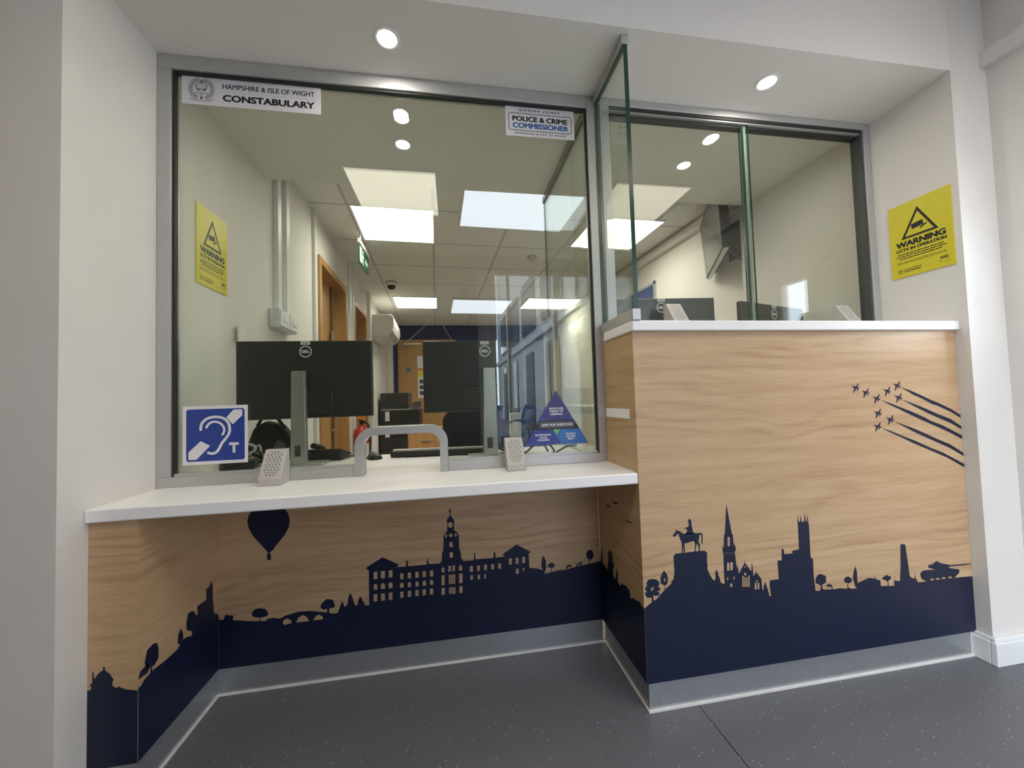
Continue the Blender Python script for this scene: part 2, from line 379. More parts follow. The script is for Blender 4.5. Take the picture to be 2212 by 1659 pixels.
# beam along the top of the lobby's right wall
struct('trim_1', MB().box(2.352, X0, -2.5, YS, 2.235, 2.295), WALL)
# skirting
sk = MB()
sk.prism([[(0, 0), (.018, 0), (.018, .078), (.006, .094), (0, .094)]], (0, YS, 0), (0, -1, 0), (0, 0, 1), (.0, 0, 0.0)) if 0 else None
sk.box(XW-.016, X0, YS-.018, YS, 0, .082).box(XW-.016, XW, YS, YP+.014, 0, .082).box(X0-.018, X0, -2.5, YS-.018, 0, .082)
sk.box(XW-.010, X0, YS-.012, YS, .082, .095).box(XW-.010, XW, YS, YP+.02, .082, .095).box(X0-.012, X0, -2.5, YS-.012, .082, .095)
struct('baseboard_right', sk, TRIM, bevel=.003)
# oak door frame at the left end of the lobby front wall
df = MB().box(-.86, -.797, -.325, -.305, 0, 2.12).box(-1.75, -.86, -.325, -.305, 2.05, 2.12).box(-1.75, -1.68, -.325, -.305, 0, 2.05)
d3 = struct('door_3', df, OAKV, bevel=.003)
MB().box(-1.68, -.86, -.318, -.306, 0, 2.05).build('door_leaf', OAKV, d3)

# ================================================================== OFFICE DOORS
def office_door(name, y0, y1, zt, handle):
    t = .055; d = MB()
    def b(ya, yb, xa, xb, za, zb, mb=d):   # in wall-following coordinates: xa,xb measured from wall face (negative = into wall)
        mb.hexa([(xl(ya)+xa, ya, za), (xl(ya)+xb, ya, za), (xl(yb)+xb, yb, za), (xl(yb)+xa, yb, za), (xl(ya)+xa, ya, zb), (xl(ya)+xb, ya, zb), (xl(yb)+xb, yb, zb), (xl(yb)+xa, yb, zb)])
    b(y0-t+.02, y0+.02, 0, .016, 0, zt+.035); b(y1-.02, y1+t-.02, 0, .016, 0, zt+.035); b(y0+.02, y1-.02, 0, .016, zt-.02, zt+.035)
    b(y0, y0+.02, -.19, .0, 0, zt); b(y1-.02, y1, -.19, .0, 0, zt); b(y0+.02, y1-.02, -.19, 0, zt-.02, zt)
    fr = struct(name, d, OAKV, bevel=.002)
    lf = MB(); b(y0+.022, y1-.022, -.135, -.09, .01, zt-.025, lf); leaf = lf.build('door_leaf', OAKV, fr)
    st = MB(); b(y1-.20, y1-.16, -.09, -.072, 0, zt-.02, st); st.build('gap_shade', M('door gap shade', (.16, .085, .03), .5), fr)  # dark-coloured strip painted in for the shaded gap beside the leaf
    if handle:
        h = MB(); b(y1-.24, y1-.13, -.07, -.066, 1.55, 1.68, h); h.build('hinge', SILV, leaf)
        g = MB(); yy = y1-.25; g.tube([(xl(yy)-.09, yy, 1.12), (xl(yy)-.03, yy, 1.08), (xl(yy)-.03, yy+.02, .80), (xl(yy)-.09, yy+.02, .76)], .009, smooth=1); g.build('pull_handle', SILV, leaf, smooth=True)
    return fr
office_door('door_1', D1[0], D1[1], D1[2], True)
office_door('door_2', D2[0], D2[1], D2[2], False)
db = MB().box(-.70, -.645, YB-.03, YB-.001, 0, 2.17).box(.33, .385, YB-.03, YB-.001, 0, 2.17).box(-.645, .33, YB-.03, YB-.001, 2.115, 2.17)
d4 = struct('door_4', db, OAKV, bevel=.003)
MB().box(-.645, .33, YB-.022, YB-.002, .01, 2.115).build('door_leaf', OAKV, d4)
MB().box(-.63, -.52, YB-.05, YB-.023, 2.04, 2.09).build('door_closer', GREY, d4)
rd = empty('fire_door_sign', (-.515, YB-.024, 1.595), label='small round blue sign on the oak door in the navy back wall', cat='sign')
MB().cyl((-.515, YB-.0225, 1.595), (-.515, YB-.026, 1.595), .042, n=28).build('disc', M('sign blue', (.03, .17, .45), .4), rd)
ps = empty('poster', (-.30, YB-.024, 1.5), label='tall poster with orange and yellow bands taped to the oak door of the back wall', cat='poster')
MB().box(-.345, -.06, YB-.0265, YB-.0225, 1.06, 1.86).build('sheet', PAPER, ps)
MB().box(-.34, -.065, YB-.0275, YB-.0266, 1.58, 1.63).build('orange_band', M('orange print', (.75, .22, .03), .5), ps)
MB().box(-.34, -.065, YB-.0275, YB-.0266, 1.46, 1.575).build('yellow_band', M('yellow print', (.75, .60, .06), .5), ps)
pm = MB()
for z in (1.37, 1.26, 1.15): pm.box(-.31, -.09, YB-.0275, YB-.0266, z-.035, z+.04)
pm.build('photo_print', M('dark photo print', (.06, .06, .065), .5), ps)

# mural outlines in millimetres on their panel (outline first, then cut-outs)
MURAL_FRONT=[[[(888.768,328),(902.5,337.5),(919,347),(933.5,354),(956.5,375),(969,384.5),(985.5,396),(989,406.5),(993.5,407),(999,429.5),(998.5,479),(997,483.5),(1003.5,486.5),(1004.5,490.5),(1112,490.5),(1113.5,486),(1119.5,483),(1117.5,466),(1118,428),(1126,408),(1139,389),(1142,391.5),(1146.5,399),(1143.5,405),(1146.5,408.5),(1145,414.5),(1148,419.5),(1150,427),(1153,419),(1157,409),(1155,407.5),(1161.5,396),(1159.5,395),(1164,383.5),(1163,381),(1167.5,379),(1177.5,374),(1178,457.5),(1179.5,468.5),(1176,485),(1178,507),(1179.5,493),(1182,494.5),(1184,534),(1187.5,535),(1199,637),(1214,535.5),(1217,534),(1218.5,495),(1221.5,507),(1223.5,493),(1226.5,491.5),(1225,480.5),(1221.5,476.5),(1225,426.5),(1228,423.5),(1229.5,438.5),(1231.5,405.5),(1234.5,405),(1255.5,436),(1256.5,448.5),(1257,436.5),(1279.5,404.5),(1284,437.5),(1286,405.5),(1286.5,388),(1297.5,400),(1298,408),(1299.5,398.5),(1316,377),(1318,339.5),(1323,340),(1323,351.5),(1327,356.5),(1329.5,367.5),(1333.5,354.5),(1340,335.5),(1338.5,334.5),(1344,321),(1339,319),(1350,315.5),(1346.5,351.5),(1348,368),(1383.5,368.5),(1382,431.5),(1398.5,430),(1401,474),(1403,468),(1409,466),(1409.5,450.5),(1441,449.5),(1441.5,459),(1469,460.5),(1470,543.5),(1469.5,580.5),(1473,555),(1479.5,553.5),(1483.5,578),(1485.5,554),(1495.5,553),(1500.5,582.5),(1503,552.5),(1506.5,553),(1511.5,578.5),(1512,552.5),(1514,536.5),(1513,430.5),(1522.5,422.5),(1521,367),(1523,347.5),(1524.5,315.5),(1535.5,312.5),(1558.5,314.5),(1608.5,311),(1624,312.5),(1647,308),(1663,310),(1670.5,305),(1694,304),(1687,313.5),(1681,340.5),(1684.5,359.5),(1693,382),(1699,361.5),(1698.5,322),(1748,335),(1772,329.5),(1772.5,336),(1775.5,335.5),(1776.5,327),(1795.5,321),(1796,301),(1854.5,295.5),(1853,313),(1857,312.5),(1858,338.5),(1858.5,313.5),(1878.5,309.5),(1881,316),(1886.5,355.5),(1892,436),(1895.5,439.5),(1911,438),(1913.5,434),(1921.5,352),(1923.5,325),(1931,316),(1945,311),(1948,337.5),(1949,312.5),(1955,305),(1956.5,296.5),(1992.5,295.5),(2147.5,295),(2224.26,292.5),(2224.26,91.9471),(888.768,91.9471)],[(1195.5,496.5),(1197,524.5),(1199,526.5),(1201.5,527),(1203.5,526),(1205.5,523.5),(1204,496)],[(1185.5,476),(1188.5,475.5),(1188.5,473),(1185.5,473.5)],[(1192.5,475.5),(1195.5,475),(1195,472.5),(1192,472.5)],[(1199.5,474.5),(1202.5,474.5),(1202.5,471.5),(1199.5,472)],[(1207,474),(1210.5,473.5),(1210,471),(1207,471)],[(1214.5,473.5),(1217.5,473),(1217.5,470),(1214,470.5)],[(1189,417.5),(1190.5,441.5),(1193,443.5),(1195,444.5),(1197.5,443),(1199.5,440.5),(1198,416.5)],[(1201.5,417),(1203,441.5),(1205.5,443.5),(1207.5,444),(1210,443),(1212,440.5),(1210.5,416.5)],[(1192.5,390),(1191.5,386.5),(1190.5,384.5),(1189,385),(1187.5,387),(1187.5,390.5),(1188,394),(1189.5,396),(1191,396),(1192,394)],[(1216,390.5),(1215,387),(1213.5,385),(1212,385),(1211,387.5),(1211,391),(1211.5,394.5),(1213,396.5),(1214.5,396.5),(1215.5,394)],[(1197,363.5),(1197.5,371.5),(1200,373.5),(1202,374),(1204.5,373),(1206.5,370.5),(1206,362.5)],[(1259.5,422.5),(1259,421),(1257.5,420.5),(1256,420.5),(1255,421.5),(1254.5,423),(1255,424.5),(1256.5,425.5),(1258,425),(1259,424)],[(1261.5,398),(1260,395.5),(1257.5,394),(1254.5,394.5),(1252,396.5),(1251,399),(1252.5,402),(1255,403),(1258,403),(1260.5,401)],[(1242.5,358),(1244.5,392.5),(1246,393.5),(1247.5,394),(1248.5,393.5),(1250,392),(1247.5,357.5)],[(1250,357),(1252,388),(1253.5,389.5),(1254.5,389.5),(1256,389),(1257,387.5),(1255.5,356.5)],[(1258,356),(1259.5,387.5),(1261,388.5),(1262.5,389),(1263.5,388),(1264.5,387),(1263,355.5)],[(1265.5,355.5),(1267.5,391.5),(1269,392.5),(1270.5,393),(1271.5,392.5),(1273,391),(1270.5,355)],[(1289,344.5),(1290.5,365),(1292,366.5),(1294,367),(1295.5,366),(1297,364.5),(1296,344)],[(1299.5,344),(1301,364),(1302.5,365.5),(1304.5,366),(1306,365),(1307.5,363),(1306.5,343)],[(1302.5,371),(1302,369),(1300,368),(1298,368),(1296,369.5),(1295.5,371.5),(1296.5,373.5),(1298,374.5),(1300.5,374),(1302,373)]],
[[(1971.5,327),(1983,336),(2008.5,336),(2038.5,333.5),(2007.5,345),(2010,353.5),(2027,353.5),(2045.5,363.5),(2066.5,361),(2053.5,359.5),(2070,353.5),(2091.5,348.5),(2108.5,343),(2214,340.5),(2217,338),(2178,336.5),(2108,338.5),(2099,337),(2109.5,331.5),(2150,323),(2147,310.5),(2135,303),(2126,295.5),(1996.5,295.5),(1976.5,306),(1972,316.5)],[(2013,298),(2016,302.5),(2023,304),(2029.5,301.5),(2031.5,297)],[(2038.5,297.5),(2041.5,302),(2048.5,303),(2055,301),(2057.5,296.5)],[(2065,297.5),(2068,302),(2075,303),(2082,300.5),(2084,296.5)],[(2094.5,297),(2097.5,301.5),(2104.5,303),(2111.5,300.5),(2113.5,296)]],
[[(898.5,405.5),(906,416.5),(921,418.5),(936.5,414.5),(944.5,404.5),(943,395),(938.5,391.5),(947,387),(945,379),(935,378),(944.5,371),(941.5,363.5),(927,364),(922,368),(921.5,347),(915,344),(916.5,360),(900.5,360.5),(894.5,369),(893,377),(900,380),(893.5,388.5),(896.5,395),(902.5,397)],[(916.5,391.5),(925.5,392),(919,382),(913.5,380.5)]],
[[(963,441),(972.5,426.5),(975.5,417),(972.5,397.5),(964,393),(964,380),(961,380.5),(962,393.5),(949.5,400),(948.5,418.5),(955,431)],[(961,414.5),(967,416.5),(965,411.5),(967,404.5),(961,406)]],
[[(1527,353.5),(1539.5,368),(1549,369),(1569.5,360.5),(1570,339),(1558,332.5),(1553,334.5),(1553,318.5),(1560.5,313),(1543,312.5),(1548,328.5),(1539,334.5),(1528,339)]],
[[(1643.5,338),(1650,347),(1662,349),(1677,337.5),(1672,326.5),(1659.5,325),(1658.5,305.5),(1655,306),(1656.5,327),(1645,329.5)]],
[[(1803.5,327.5),(1821,337.5),(1843,328.5),(1838,319),(1829.5,316.5),(1829.5,296.5),(1825,297),(1826,313.5),(1815.5,319.5),(1804,324)]],
[[(1569,326.5),(1579,332),(1592,327),(1595,312.5),(1591,312.5),(1589,321),(1582.5,323.5),(1580,315.5),(1577.5,324),(1571,323.5)]],
[[(998.5,549),(1009.5,560.5),(1010.5,567.5),(1013.5,564.5),(1025,561),(1035.5,552.5),(1041,550),(1046,553),(1073,551.5),(1088,548.5),(1100,549.5),(1105.5,545),(1105.5,527),(1103.5,514),(1099.5,513),(1101.5,527.5),(1100,543),(1094.5,543.5),(1090,520.5),(1095,509),(1092.5,494.5),(1095.5,491),(1088.5,490.5),(1090,504),(1083,517),(1081,505),(1076.5,493),(1080.5,490.5),(1072.5,490),(1078,508),(1076,522),(1068.5,525),(1048.5,520),(1039.5,521),(1039,509),(1040,492),(1035,491),(1034.5,509.5),(1031,496),(1032,491.5),(1027,491),(1030,507),(1029.5,523.5),(1024,537.5),(1019,554),(1012.5,550.5),(1009.5,546.5),(1001,544.5)]],
[[(1036,565.5),(1046.5,570.5),(1056,572),(1059,582),(1056,587.5),(1054,590.5),(1057,591.5),(1059.5,598),(1064,597.5),(1067.5,590.5),(1067,581),(1068,577),(1070.5,560.5),(1074.5,549),(1041,549),(1050.5,556.5),(1050,566),(1042,567)]],
[[(1152.5,581),(1155.5,579),(1158.5,580.5),(1156,577.5)]],
[[(1175.5,574.5),(1178.5,572.5),(1181.5,574),(1179,571)]],
[[(1156.5,557),(1159.5,555.5),(1162.5,557),(1160,554)]],
[[(1725,1020.5),(1734.5,1018.5),(1744,1016.5),(1756.5,1029),(1758,1028),(1751,1012),(1753.5,1010.5),(1757.5,1014),(1760,1013.5),(1756.5,1008.5),(1757,1006.5),(1753.5,1006.5),(1749,999.5),(1747,1000),(1749,1008),(1746,1009.5),(1734,993),(1732,994),(1736.5,1011),(1732,1015)]],
[[(1766.5,1002),(1776.5,999.5),(1786,997.5),(1798.5,1010),(1800,1009),(1793,993),(1795.5,991.5),(1800,995),(1802.5,994.5),(1798.5,989.5),(1799,987.5),(1795.5,987.5),(1791,980.5),(1789,981),(1791,989),(1788,990.5),(1776,974),(1773.5,975),(1778.5,992),(1774,996.5)]],
[[(1812.5,979),(1822.5,976.5),(1832,975),(1844.5,987.5),(1846.5,986),(1839.5,970.5),(1842,968.5),(1846,972),(1848.5,971.5),(1845,967),(1845.5,964.5),(1841.5,965),(1837,957.5),(1835,958.5),(1837,966),(1834,967.5),(1822,951),(1819.5,952),(1824.5,969),(1820,973.5)]],
[[(1860.5,1004.5),(1871,1002),(1880.5,1000),(1893,1013),(1895,1011.5),(1888,995.5),(1890.5,994),(1894.5,997.5),(1897,997),(1893.5,992.5),(1894,990),(1890,990.5),(1885.5,983),(1883.5,983.5),(1885.5,991.5),(1882.5,993),(1870,976.5),(1868,977.5),(1873,994.5),(1868,999)]],
[[(1906,1024),(1916.5,1021.5),(1926,1020),(1939,1032.5),(1941,1031.5),(1933.5,1015.5),(1936,1013.5),(1940.5,1017.5),(1943,1016.5),(1939.5,1012),(1940,1009.5),(1936,1010),(1931.5,1002.5),(1929,1003),(1931.5,1011),(1928,1013),(1915.5,995.5),(1913.5,997),(1918.5,1014),(1913.5,1018.5)]],
[[(1909,979.5),(1919.5,977),(1929,975),(1942,987.5),(1944,986.5),(1936.5,970.5),(1939,969),(1943.5,972.5),(1946,972),(1942,967),(1942.5,965),(1938.5,965),(1934,957.5),(1932,958.5),(1934,966),(1931,968),(1918.5,951),(1916.5,952),(1921.5,969.5),(1916.5,974)]],
[[(1814,925.5),(1824,923),(1833.5,921),(1846,933.5),(1848,932.5),(1841,916.5),(1843.5,915),(1847.5,918.5),(1850,918),(1846.5,913),(1847,911),(1843,911),(1838.5,904),(1836.5,905),(1838.5,912.5),(1835.5,914),(1823.5,897.5),(1821.5,898.5),(1826,915.5),(1821.5,920)]],
[[(1866,900),(1876.5,897.5),(1886,895.5),(1898.5,908),(1900.5,907),(1893.5,891),(1896,889.5),(1900,893),(1902.5,892.5),(1899,887.5),(1899.5,885.5),(1895.5,885.5),(1891,878.5),(1888.5,879),(1891,887),(1888,888.5),(1875.5,872),(1873.5,873),(1878.5,890),(1873.5,894.5)]],
[[(1808.5,877),(1818.5,874.5),(1828,872.5),(1840.5,885),(1842.5,883.5),(1835.5,868),(1838,866.5),(1842,870),(1844.5,869),(1841,864.5),(1841.5,862.5),(1837.5,862.5),(1833,855.5),(1831,856),(1833,864),(1830,865.5),(1818,849),(1816,850.5),(1820.5,867),(1816,871.5)]],
[[(1937,1010.5),(1983.5,995.5),(2016,982.5),(2038.5,973),(2074.5,957.5),(2107.5,945.5),(2164,921),(2224.26,896.5),(2224.26,885),(2163,910),(2096.5,937.5),(2080,941.5),(2031.5,965.5),(1999,977.5),(1967,995)]],
[[(1941.5,964.5),(1983,949.5),(2028.5,934),(2094,907),(2160.5,882.5),(2224.26,853.5),(2224.26,842),(2159,867.5),(2092.5,893.5),(2043.5,914.5),(1995.5,937),(1963.5,953)]],
[[(1848.5,964.5),(1891,951),(1929,936.5),(1977,919.5),(2042,892.5),(2067.5,879.5),(2124,859),(2224.26,818.5),(2224.26,804.5),(2149,833.5),(2089.5,858),(2034,881),(1976,906),(1928.5,928),(1890.5,944.5)]],
[[(1900.5,885),(1940,871),(1988.5,854),(2036.5,834.5),(2085.5,813),(2151.5,786.5),(2224.26,753),(2224.26,741),(2150.5,772.5),(2084.5,800.5),(2035.5,821),(1981,845),(1939.5,865.5)]],
[[(1842,864),(1889,848),(1930,831),(1984.5,811),(2059,779),(2114.5,758),(2224.26,711.5),(2224.26,698.5),(2130,739.5),(2058,769.5),(1977,802),(1936,821.5),(1904.5,835),(1876,847)]]]
MURAL_KNEE=[[[(-535.701,266),(-538.5,286.5),(-533.5,264.5),(-521.5,261),(-511,281.5),(-508,276),(-488,271.5),(-490,257),(-447.5,248.5),(-382.5,240.5),(-377.5,247),(-358,249),(-336,243.5),(-316.5,251.5),(-274,260),(-237,258.5),(-199.5,251),(-173.5,245.5),(-159.5,240),(-139,239.5),(-133,255.5),(-122,283),(-116.5,262.5),(-115,258),(-103.5,267),(-101.5,291.5),(-94,309),(-85.5,286.5),(-78.5,261),(-68.5,258.5),(-67,275),(-58.5,292.5),(-50,273),(-41,260),(-47,256),(-27.5,255.5),(-26.5,383.5),(-35,388.5),(-34,395),(23,427),(81,395),(81,389.5),(72.5,386),(108.5,383.5),(110,406.5),(115.5,405.5),(117,384),(186,383.5),(189.5,411.5),(194.5,385),(234,383),(243,391),(245.5,424),(250.5,430),(252.5,487),(267.5,505.5),(267.5,541),(264,543.5),(278,562.5),(278,576),(274,580.5),(280,591.5),(283.5,580),(281,575.5),(281.5,562.5),(295,543.5),(293.5,503.5),(305,496),(311.5,482),(311,428.5),(316.5,423.5),(317.5,397),(326.5,383),(367,382.5),(369,412),(372.5,409.5),(374.5,385),(444.5,383.5),(446,406),(451.5,405.5),(453.5,384),(490.5,385),(481.5,392.5),(482.5,395.5),(538.5,427),(596,393),(593.5,389.5),(586.5,387),(588,330),(615,326),(643.5,316),(636.5,329.5),(640,356.5),(646.5,375),(656.5,350.5),(657,323),(648.5,301),(676.5,303.5),(710.5,308.5),(739.5,307.5),(788.5,316.5),(818.5,319.5),(858.5,323.5),(896.064,328.5),(896.064,91.9471),(-535.701,91.9471)],[(-9.5,375.5),(4,375),(3.5,348.5),(-10,348.5)],[(-10.5,310),(-10,326.5),(-7,330),(-3.5,331),(0,329),(3,325),(2.5,308.5)],[(-11,292.5),(2.5,292),(2,266),(-11.5,266)],[(17,375.5),(31.5,375.5),(31,348.5),(16.5,348.5)],[(15.5,310),(16,326),(19.5,330),(23.5,331.5),(27,329),(30.5,324.5),(30.5,308.5)],[(15.5,292.5),(30,292),(29.5,265.5),(15,266)],[(45,375.5),(59,375.5),(58.5,348.5),(44.5,348.5)],[(43.5,310),(44,326),(47.5,330),(51,331.5),(54.5,329),(58,324.5),(58,308.5)],[(43.5,292.5),(57.5,292),(57,265.5),(43,266)],[(87,360),(99,360),(98.5,337.5),(86.5,337.5)],[(85.5,306.5),(86,321),(89,324),(92.5,325),(95.5,323.5),(98.5,319.5),(98,305)],[(85.5,292),(97.5,292),(97.5,269.5),(85,269.5)],[(115,359.5),(127,359.5),(127,337.5),(114.5,337.5)],[(114,306.5),(114,320.5),(117,324),(120.5,325),(123.5,323),(126.5,319.5),(126,305)],[(113.5,291.5),(126,291.5),(125.5,269),(113,269.5)],[(143,359.5),(155.5,359.5),(155,337),(142.5,337)],[(142,306),(142.5,320.5),(145.5,323.5),(148.5,325),(151.5,323),(154.5,319),(154.5,304.5)],[(141.5,291.5),(154,291.5),(153.5,269),(141,269)],[(170,359.5),(182.5,359.5),(182,337),(169.5,337)],[(169,306),(169.5,320.5),(172.5,323.5),(175.5,324.5),(179,323),(182,319),(181.5,304.5)],[(168.5,291),(181,291),(180.5,268.5),(168,268.5)],[(197.5,359.5),(210,359.5),(209.5,337),(197,337)],[(196.5,306),(196.5,320.5),(200,323.5),(203,324.5),(206,323),(209,319),(209,304.5)],[(196,291),(208.5,291),(208,268.5),(195.5,268.5)],[(289.5,525),(288.5,520.5),(285.5,517),(281.5,515),(277,515.5),(273.5,518),(270.5,522),(270,527),(271,531.5),(274,535),(277.5,537),(282,536.5),(286,534),(288.5,530)],[(266,486),(265,481.5),(263,479),(260.5,479),(258.5,482),(258,486.5),(258.5,491),(261,493.5),(263,493.5),(265,490.5)],[(287.5,486),(286,481.5),(282.5,479.5),(278,480),(274.5,483),(273.5,487),(275,491),(278.5,493.5),(283,493),(286,490)],[(303.5,485.5),(302.5,481.5),(300.5,479),(298,479.5),(296,482),(295.5,486.5),(296.5,490.5),(298.5,493),(301,492.5),(303,490)],[(273.5,442),(274,457),(277,460.5),(280.5,461.5),(283.5,460),(286.5,456),(286.5,440.5)],[(274.5,421),(286.5,421),(286,400),(274,400.5)],[(241.5,348),(242,363.5),(245,366.5),(248,367.5),(250.5,366),(253.5,362.5),(253,347)],[(268,370),(277.5,370),(277,348),(267,348)],[(283.5,369.5),(293.5,369.5),(293,348),(283,348.5)],[(308,348.5),(308.5,364),(311.5,367.5),(314.5,368.5),(318,366.5),(321,363),(320.5,347)],[(241.5,336.5),(253,336.5),(252,299.5),(240.5,299.5)],[(268.5,336.5),(274,336),(273,300),(268,300.5)],[(276,336.5),(281,336),(280,300),(275,300.5)],[(283,336),(287,335.5),(286.5,299.5),(282,300)],[(289,336),(293.5,335.5),(292.5,299.5),(288,300)],[(308.5,336),(322,336),(321,300),(307.5,300)],[(240.5,288.5),(252.5,288.5),(252,262.5),(239.5,262.5)],[(269,288.5),(273.5,288),(273,262.5),(268,263)],[(275.5,288),(280.5,287.5),(279.5,262),(275,262.5)],[(282,287.5),(286.5,287.5),(286,262),(281.5,262.5)],[(288,287.5),(293,287),(292.5,261.5),(287.5,262)],[(308,287.5),(320.5,287.5),(320,262),(307.5,262)],[(351,360.5),(363,360.5),(362.5,338.5),(350.5,338.5)],[(379,360),(390,360),(389.5,339.5),(378.5,339.5)],[(406.5,360.5),(418,361),(417.5,339.5),(405.5,339.5)],[(434.5,359.5),(446.5,360),(446,340),(434,340)],[(462,359.5),(474,360),(473.5,339),(461.5,339)],[(352,325),(362,325),(361.5,309),(351.5,308.5)],[(379.5,307.5),(380,322.5),(382.5,325),(385,326),(387.5,324.5),(390,321.5),(389.5,306.5)],[(405.5,307),(406,323),(408,325),(409.5,325.5),(411.5,324.5),(413,322.5),(412.5,306.5)],[(506,375),(518,375.5),(517.5,351),(505,351)],[(533,375),(544.5,375.5),(544,351),(532,351)],[(560,375.5),(571.5,375.5),(570.5,351),(559.5,351)],[(532,313),(532.5,329),(535.5,332),(538.5,333),(541.5,331.5),(544.5,327.5),(544,311.5)],[(559.5,332.5),(568,332.5),(568,323),(559.5,322.5)],[(-327,224.5),(-323.5,236),(-311,241),(-299.5,233),(-296.5,222.5),(-319.5,219)],[(-281.5,222),(-274,239),(-260,246.5),(-245.5,238.5),(-237.5,222.5)],[(-224.5,222.5),(-217,235),(-205.5,241.5),(-192.5,235),(-190,223)]],
[[(827.5,361.5),(835.5,377),(853,376.5),(861,353.5),(851.5,338.5),(843,337.5),(842,318),(839.5,318.5),(839,339.5),(829.5,347.5)]],
[[(663,329),(670.5,341),(685,341.5),(693,328.5),(689,322),(679.5,321.5),(680,303),(676.5,303.5),(676,322),(665,324.5)]],
[[(739.5,306),(741,321.5),(750,326.5),(762,324),(762.5,309.5),(758.5,310),(757.5,317.5),(747,318.5),(742.5,306)]],
[[(783.5,314.5),(786.5,327.5),(801.5,329),(806.5,335.5),(812.5,330.5),(805,325.5),(805.5,317),(801.5,316.5),(801,322),(791.5,322.5),(787.5,314.5)]],
[[(-199.5,266),(-195,279),(-185,288.5),(-174.5,295),(-153,288),(-151.5,275.5),(-147.5,269),(-153,260.5),(-168,259.5),(-168.5,243),(-176,244.5),(-175,259),(-186.5,257)]],
[[(-429.5,272.5),(-421.5,283.5),(-405,288.5),(-385.5,283.5),(-377.5,273.5),(-374.5,263),(-380.5,256.5),(-401,254),(-401,241),(-404,241.5),(-404,254.5),(-424.5,260)]],
[[(-372,478.5),(-389.5,502.5),(-422.5,544),(-437.5,575.5),(-441.5,599.5),(-437.5,620),(-422,640),(-402.5,650.5),(-369,653),(-338.5,647),(-316,633),(-304,615.5),(-300,591),(-303.5,567),(-316.5,541),(-345,507),(-359,487.5)]],
[[(-377.5,456.5),(-377.5,465.5),(-375.5,480),(-366,479),(-364,462.5),(-365,455)]]]
MURAL_KNEE_SIDE=[[[(-222.5,282.5),(-215,280.5),(-202.5,289.5),(-171.5,293.5),(-129.5,289.5),(-84,289),(-57,302),(-45.5,303),(-17,291),(-17,305),(-40,321),(-43,344),(-34.5,370.5),(-16.5,368),(-5,358.5),(1.5,343),(10.5,344),(7.5,370),(53.5,366.5),(52.5,401),(72.5,404),(76,415.5),(81,417.5),(83,403.5),(88,401),(87.5,353),(94.5,301.5),(107.5,288),(114.5,290.5),(118.769,273),(118.769,261.5),(118.769,91.9471),(-222.5,91.9471)]],
[[(-202.5,333.5),(-194,360),(-174.5,364.5),(-160.5,359.5),(-153.5,341),(-154.5,313.5),(-169.5,302.5),(-175.5,306.5),(-178,287.5),(-184,294),(-181.5,309),(-198,315.5)]],
[[(-222.5,308),(-215,320.5),(-194,322.5),(-183,308.5),(-194,299),(-222.5,303)]],
[[(-79.5,305),(-77.5,330),(-67,344.5),(-56,321),(-57,294.5),(-68,297)]]]
MURAL_LEG=[[[(-651,292.5),(-643,293),(-642,302.5),(-646,305),(-640,312),(-640,338),(-637,337.5),(-636,319.5),(-625,334),(-616.5,339.5),(-615.5,348),(-612,347),(-611.5,338.5),(-600.5,327.5),(-591.5,311.5),(-595,307),(-595,297),(-585.5,289.5),(-580,293.5),(-575.5,289.5),(-562.5,282.5),(-536.701,276.5),(-536.701,91.9471),(-651,91.9471)]]]
MURAL_RETURN=[[[(118.769,319.5),(118.769,333.5),(91,330),(50,325),(39,327),(-2.5,323),(-49,322),(-67,316),(-87.5,338),(-93,331),(-114.5,341.5),(-122.5,336.5),(-140,337),(-143.5,316),(-151.5,312.5),(-160.5,322),(-176.5,325.5),(-198,329),(-214,338.5),(-218,330),(-238.597,328.5),(-238.597,91.9471),(118.769,91.9471)]],
[[(45,339),(34.5,373),(36,392.5),(16,413.5),(-1,410),(-9.5,391),(-7,378.5),(-17.5,372),(-4.5,343.5),(-6,323),(35.5,326)]],
[[(117.5,338.5),(110,372),(101.5,378.5),(95.5,359.5),(94.5,333),(106.5,331)]],
[[(-29.5,324),(-42,371),(-48.5,352),(-48.5,320.5),(-36,321.5)]],
[[(39,583.5),(20.5,584.5),(-4.5,587),(-4,581),(17.5,578),(36,577)]],
[[(-23,614),(-44.5,614.5),(-74,619),(-70,612.5),(-43.5,607),(-27,608.5)]],
[[(-132,577),(-150.5,578.5),(-177.5,582),(-177,577),(-156,574),(-136,573)]]]

# ================================================================== TALL COUNTER
tc_ = empty('tall_counter', (1.54, -.1, 0), label='tall oak-faced reception counter on the right with navy skyline print and aluminium plinth', cat='counter')
zb, zt = .092, ZH-.034
MB().box(XM, XW-.001, YP, YP+.02, zb, zt).build('front_panel', OAK, tc_)
sp_ = MB().box(XM, XM+.02, YP+.0202, -.002, ZC+.001, zt).box(XM, XM+.02, YP+.0202, YK, zb, ZC-.036)
sp_.build('side_panel', OAK, tc_)
fm = MURAL_FRONT; mb = sheet()
for p in fm: mb.flat([[(min(a/1000, XW-.0015), b/1000) for a, b in lp] for lp in p], (0, YP-.0006, 0), (1, 0, 0), (0, 0, 1))
mb.build('skyline_print', NAVY, tc_)
mb = sheet()
for p in MURAL_RETURN: mb.flat([[(-a/1000, b/1000) for a, b in lp] for lp in p], (XM-.0006, 0, 0), (0, -1, 0), (0, 0, 1))
mb.build('skyline_print', NAVY, tc_)
MB().box(XM+.009, XW-.016, YP+.008, YP+.02, .004, zb).box(XM+.009, XM+.02, YP+.02, YK+.003, .004, zb).build('plinth', ALUD, tc_)
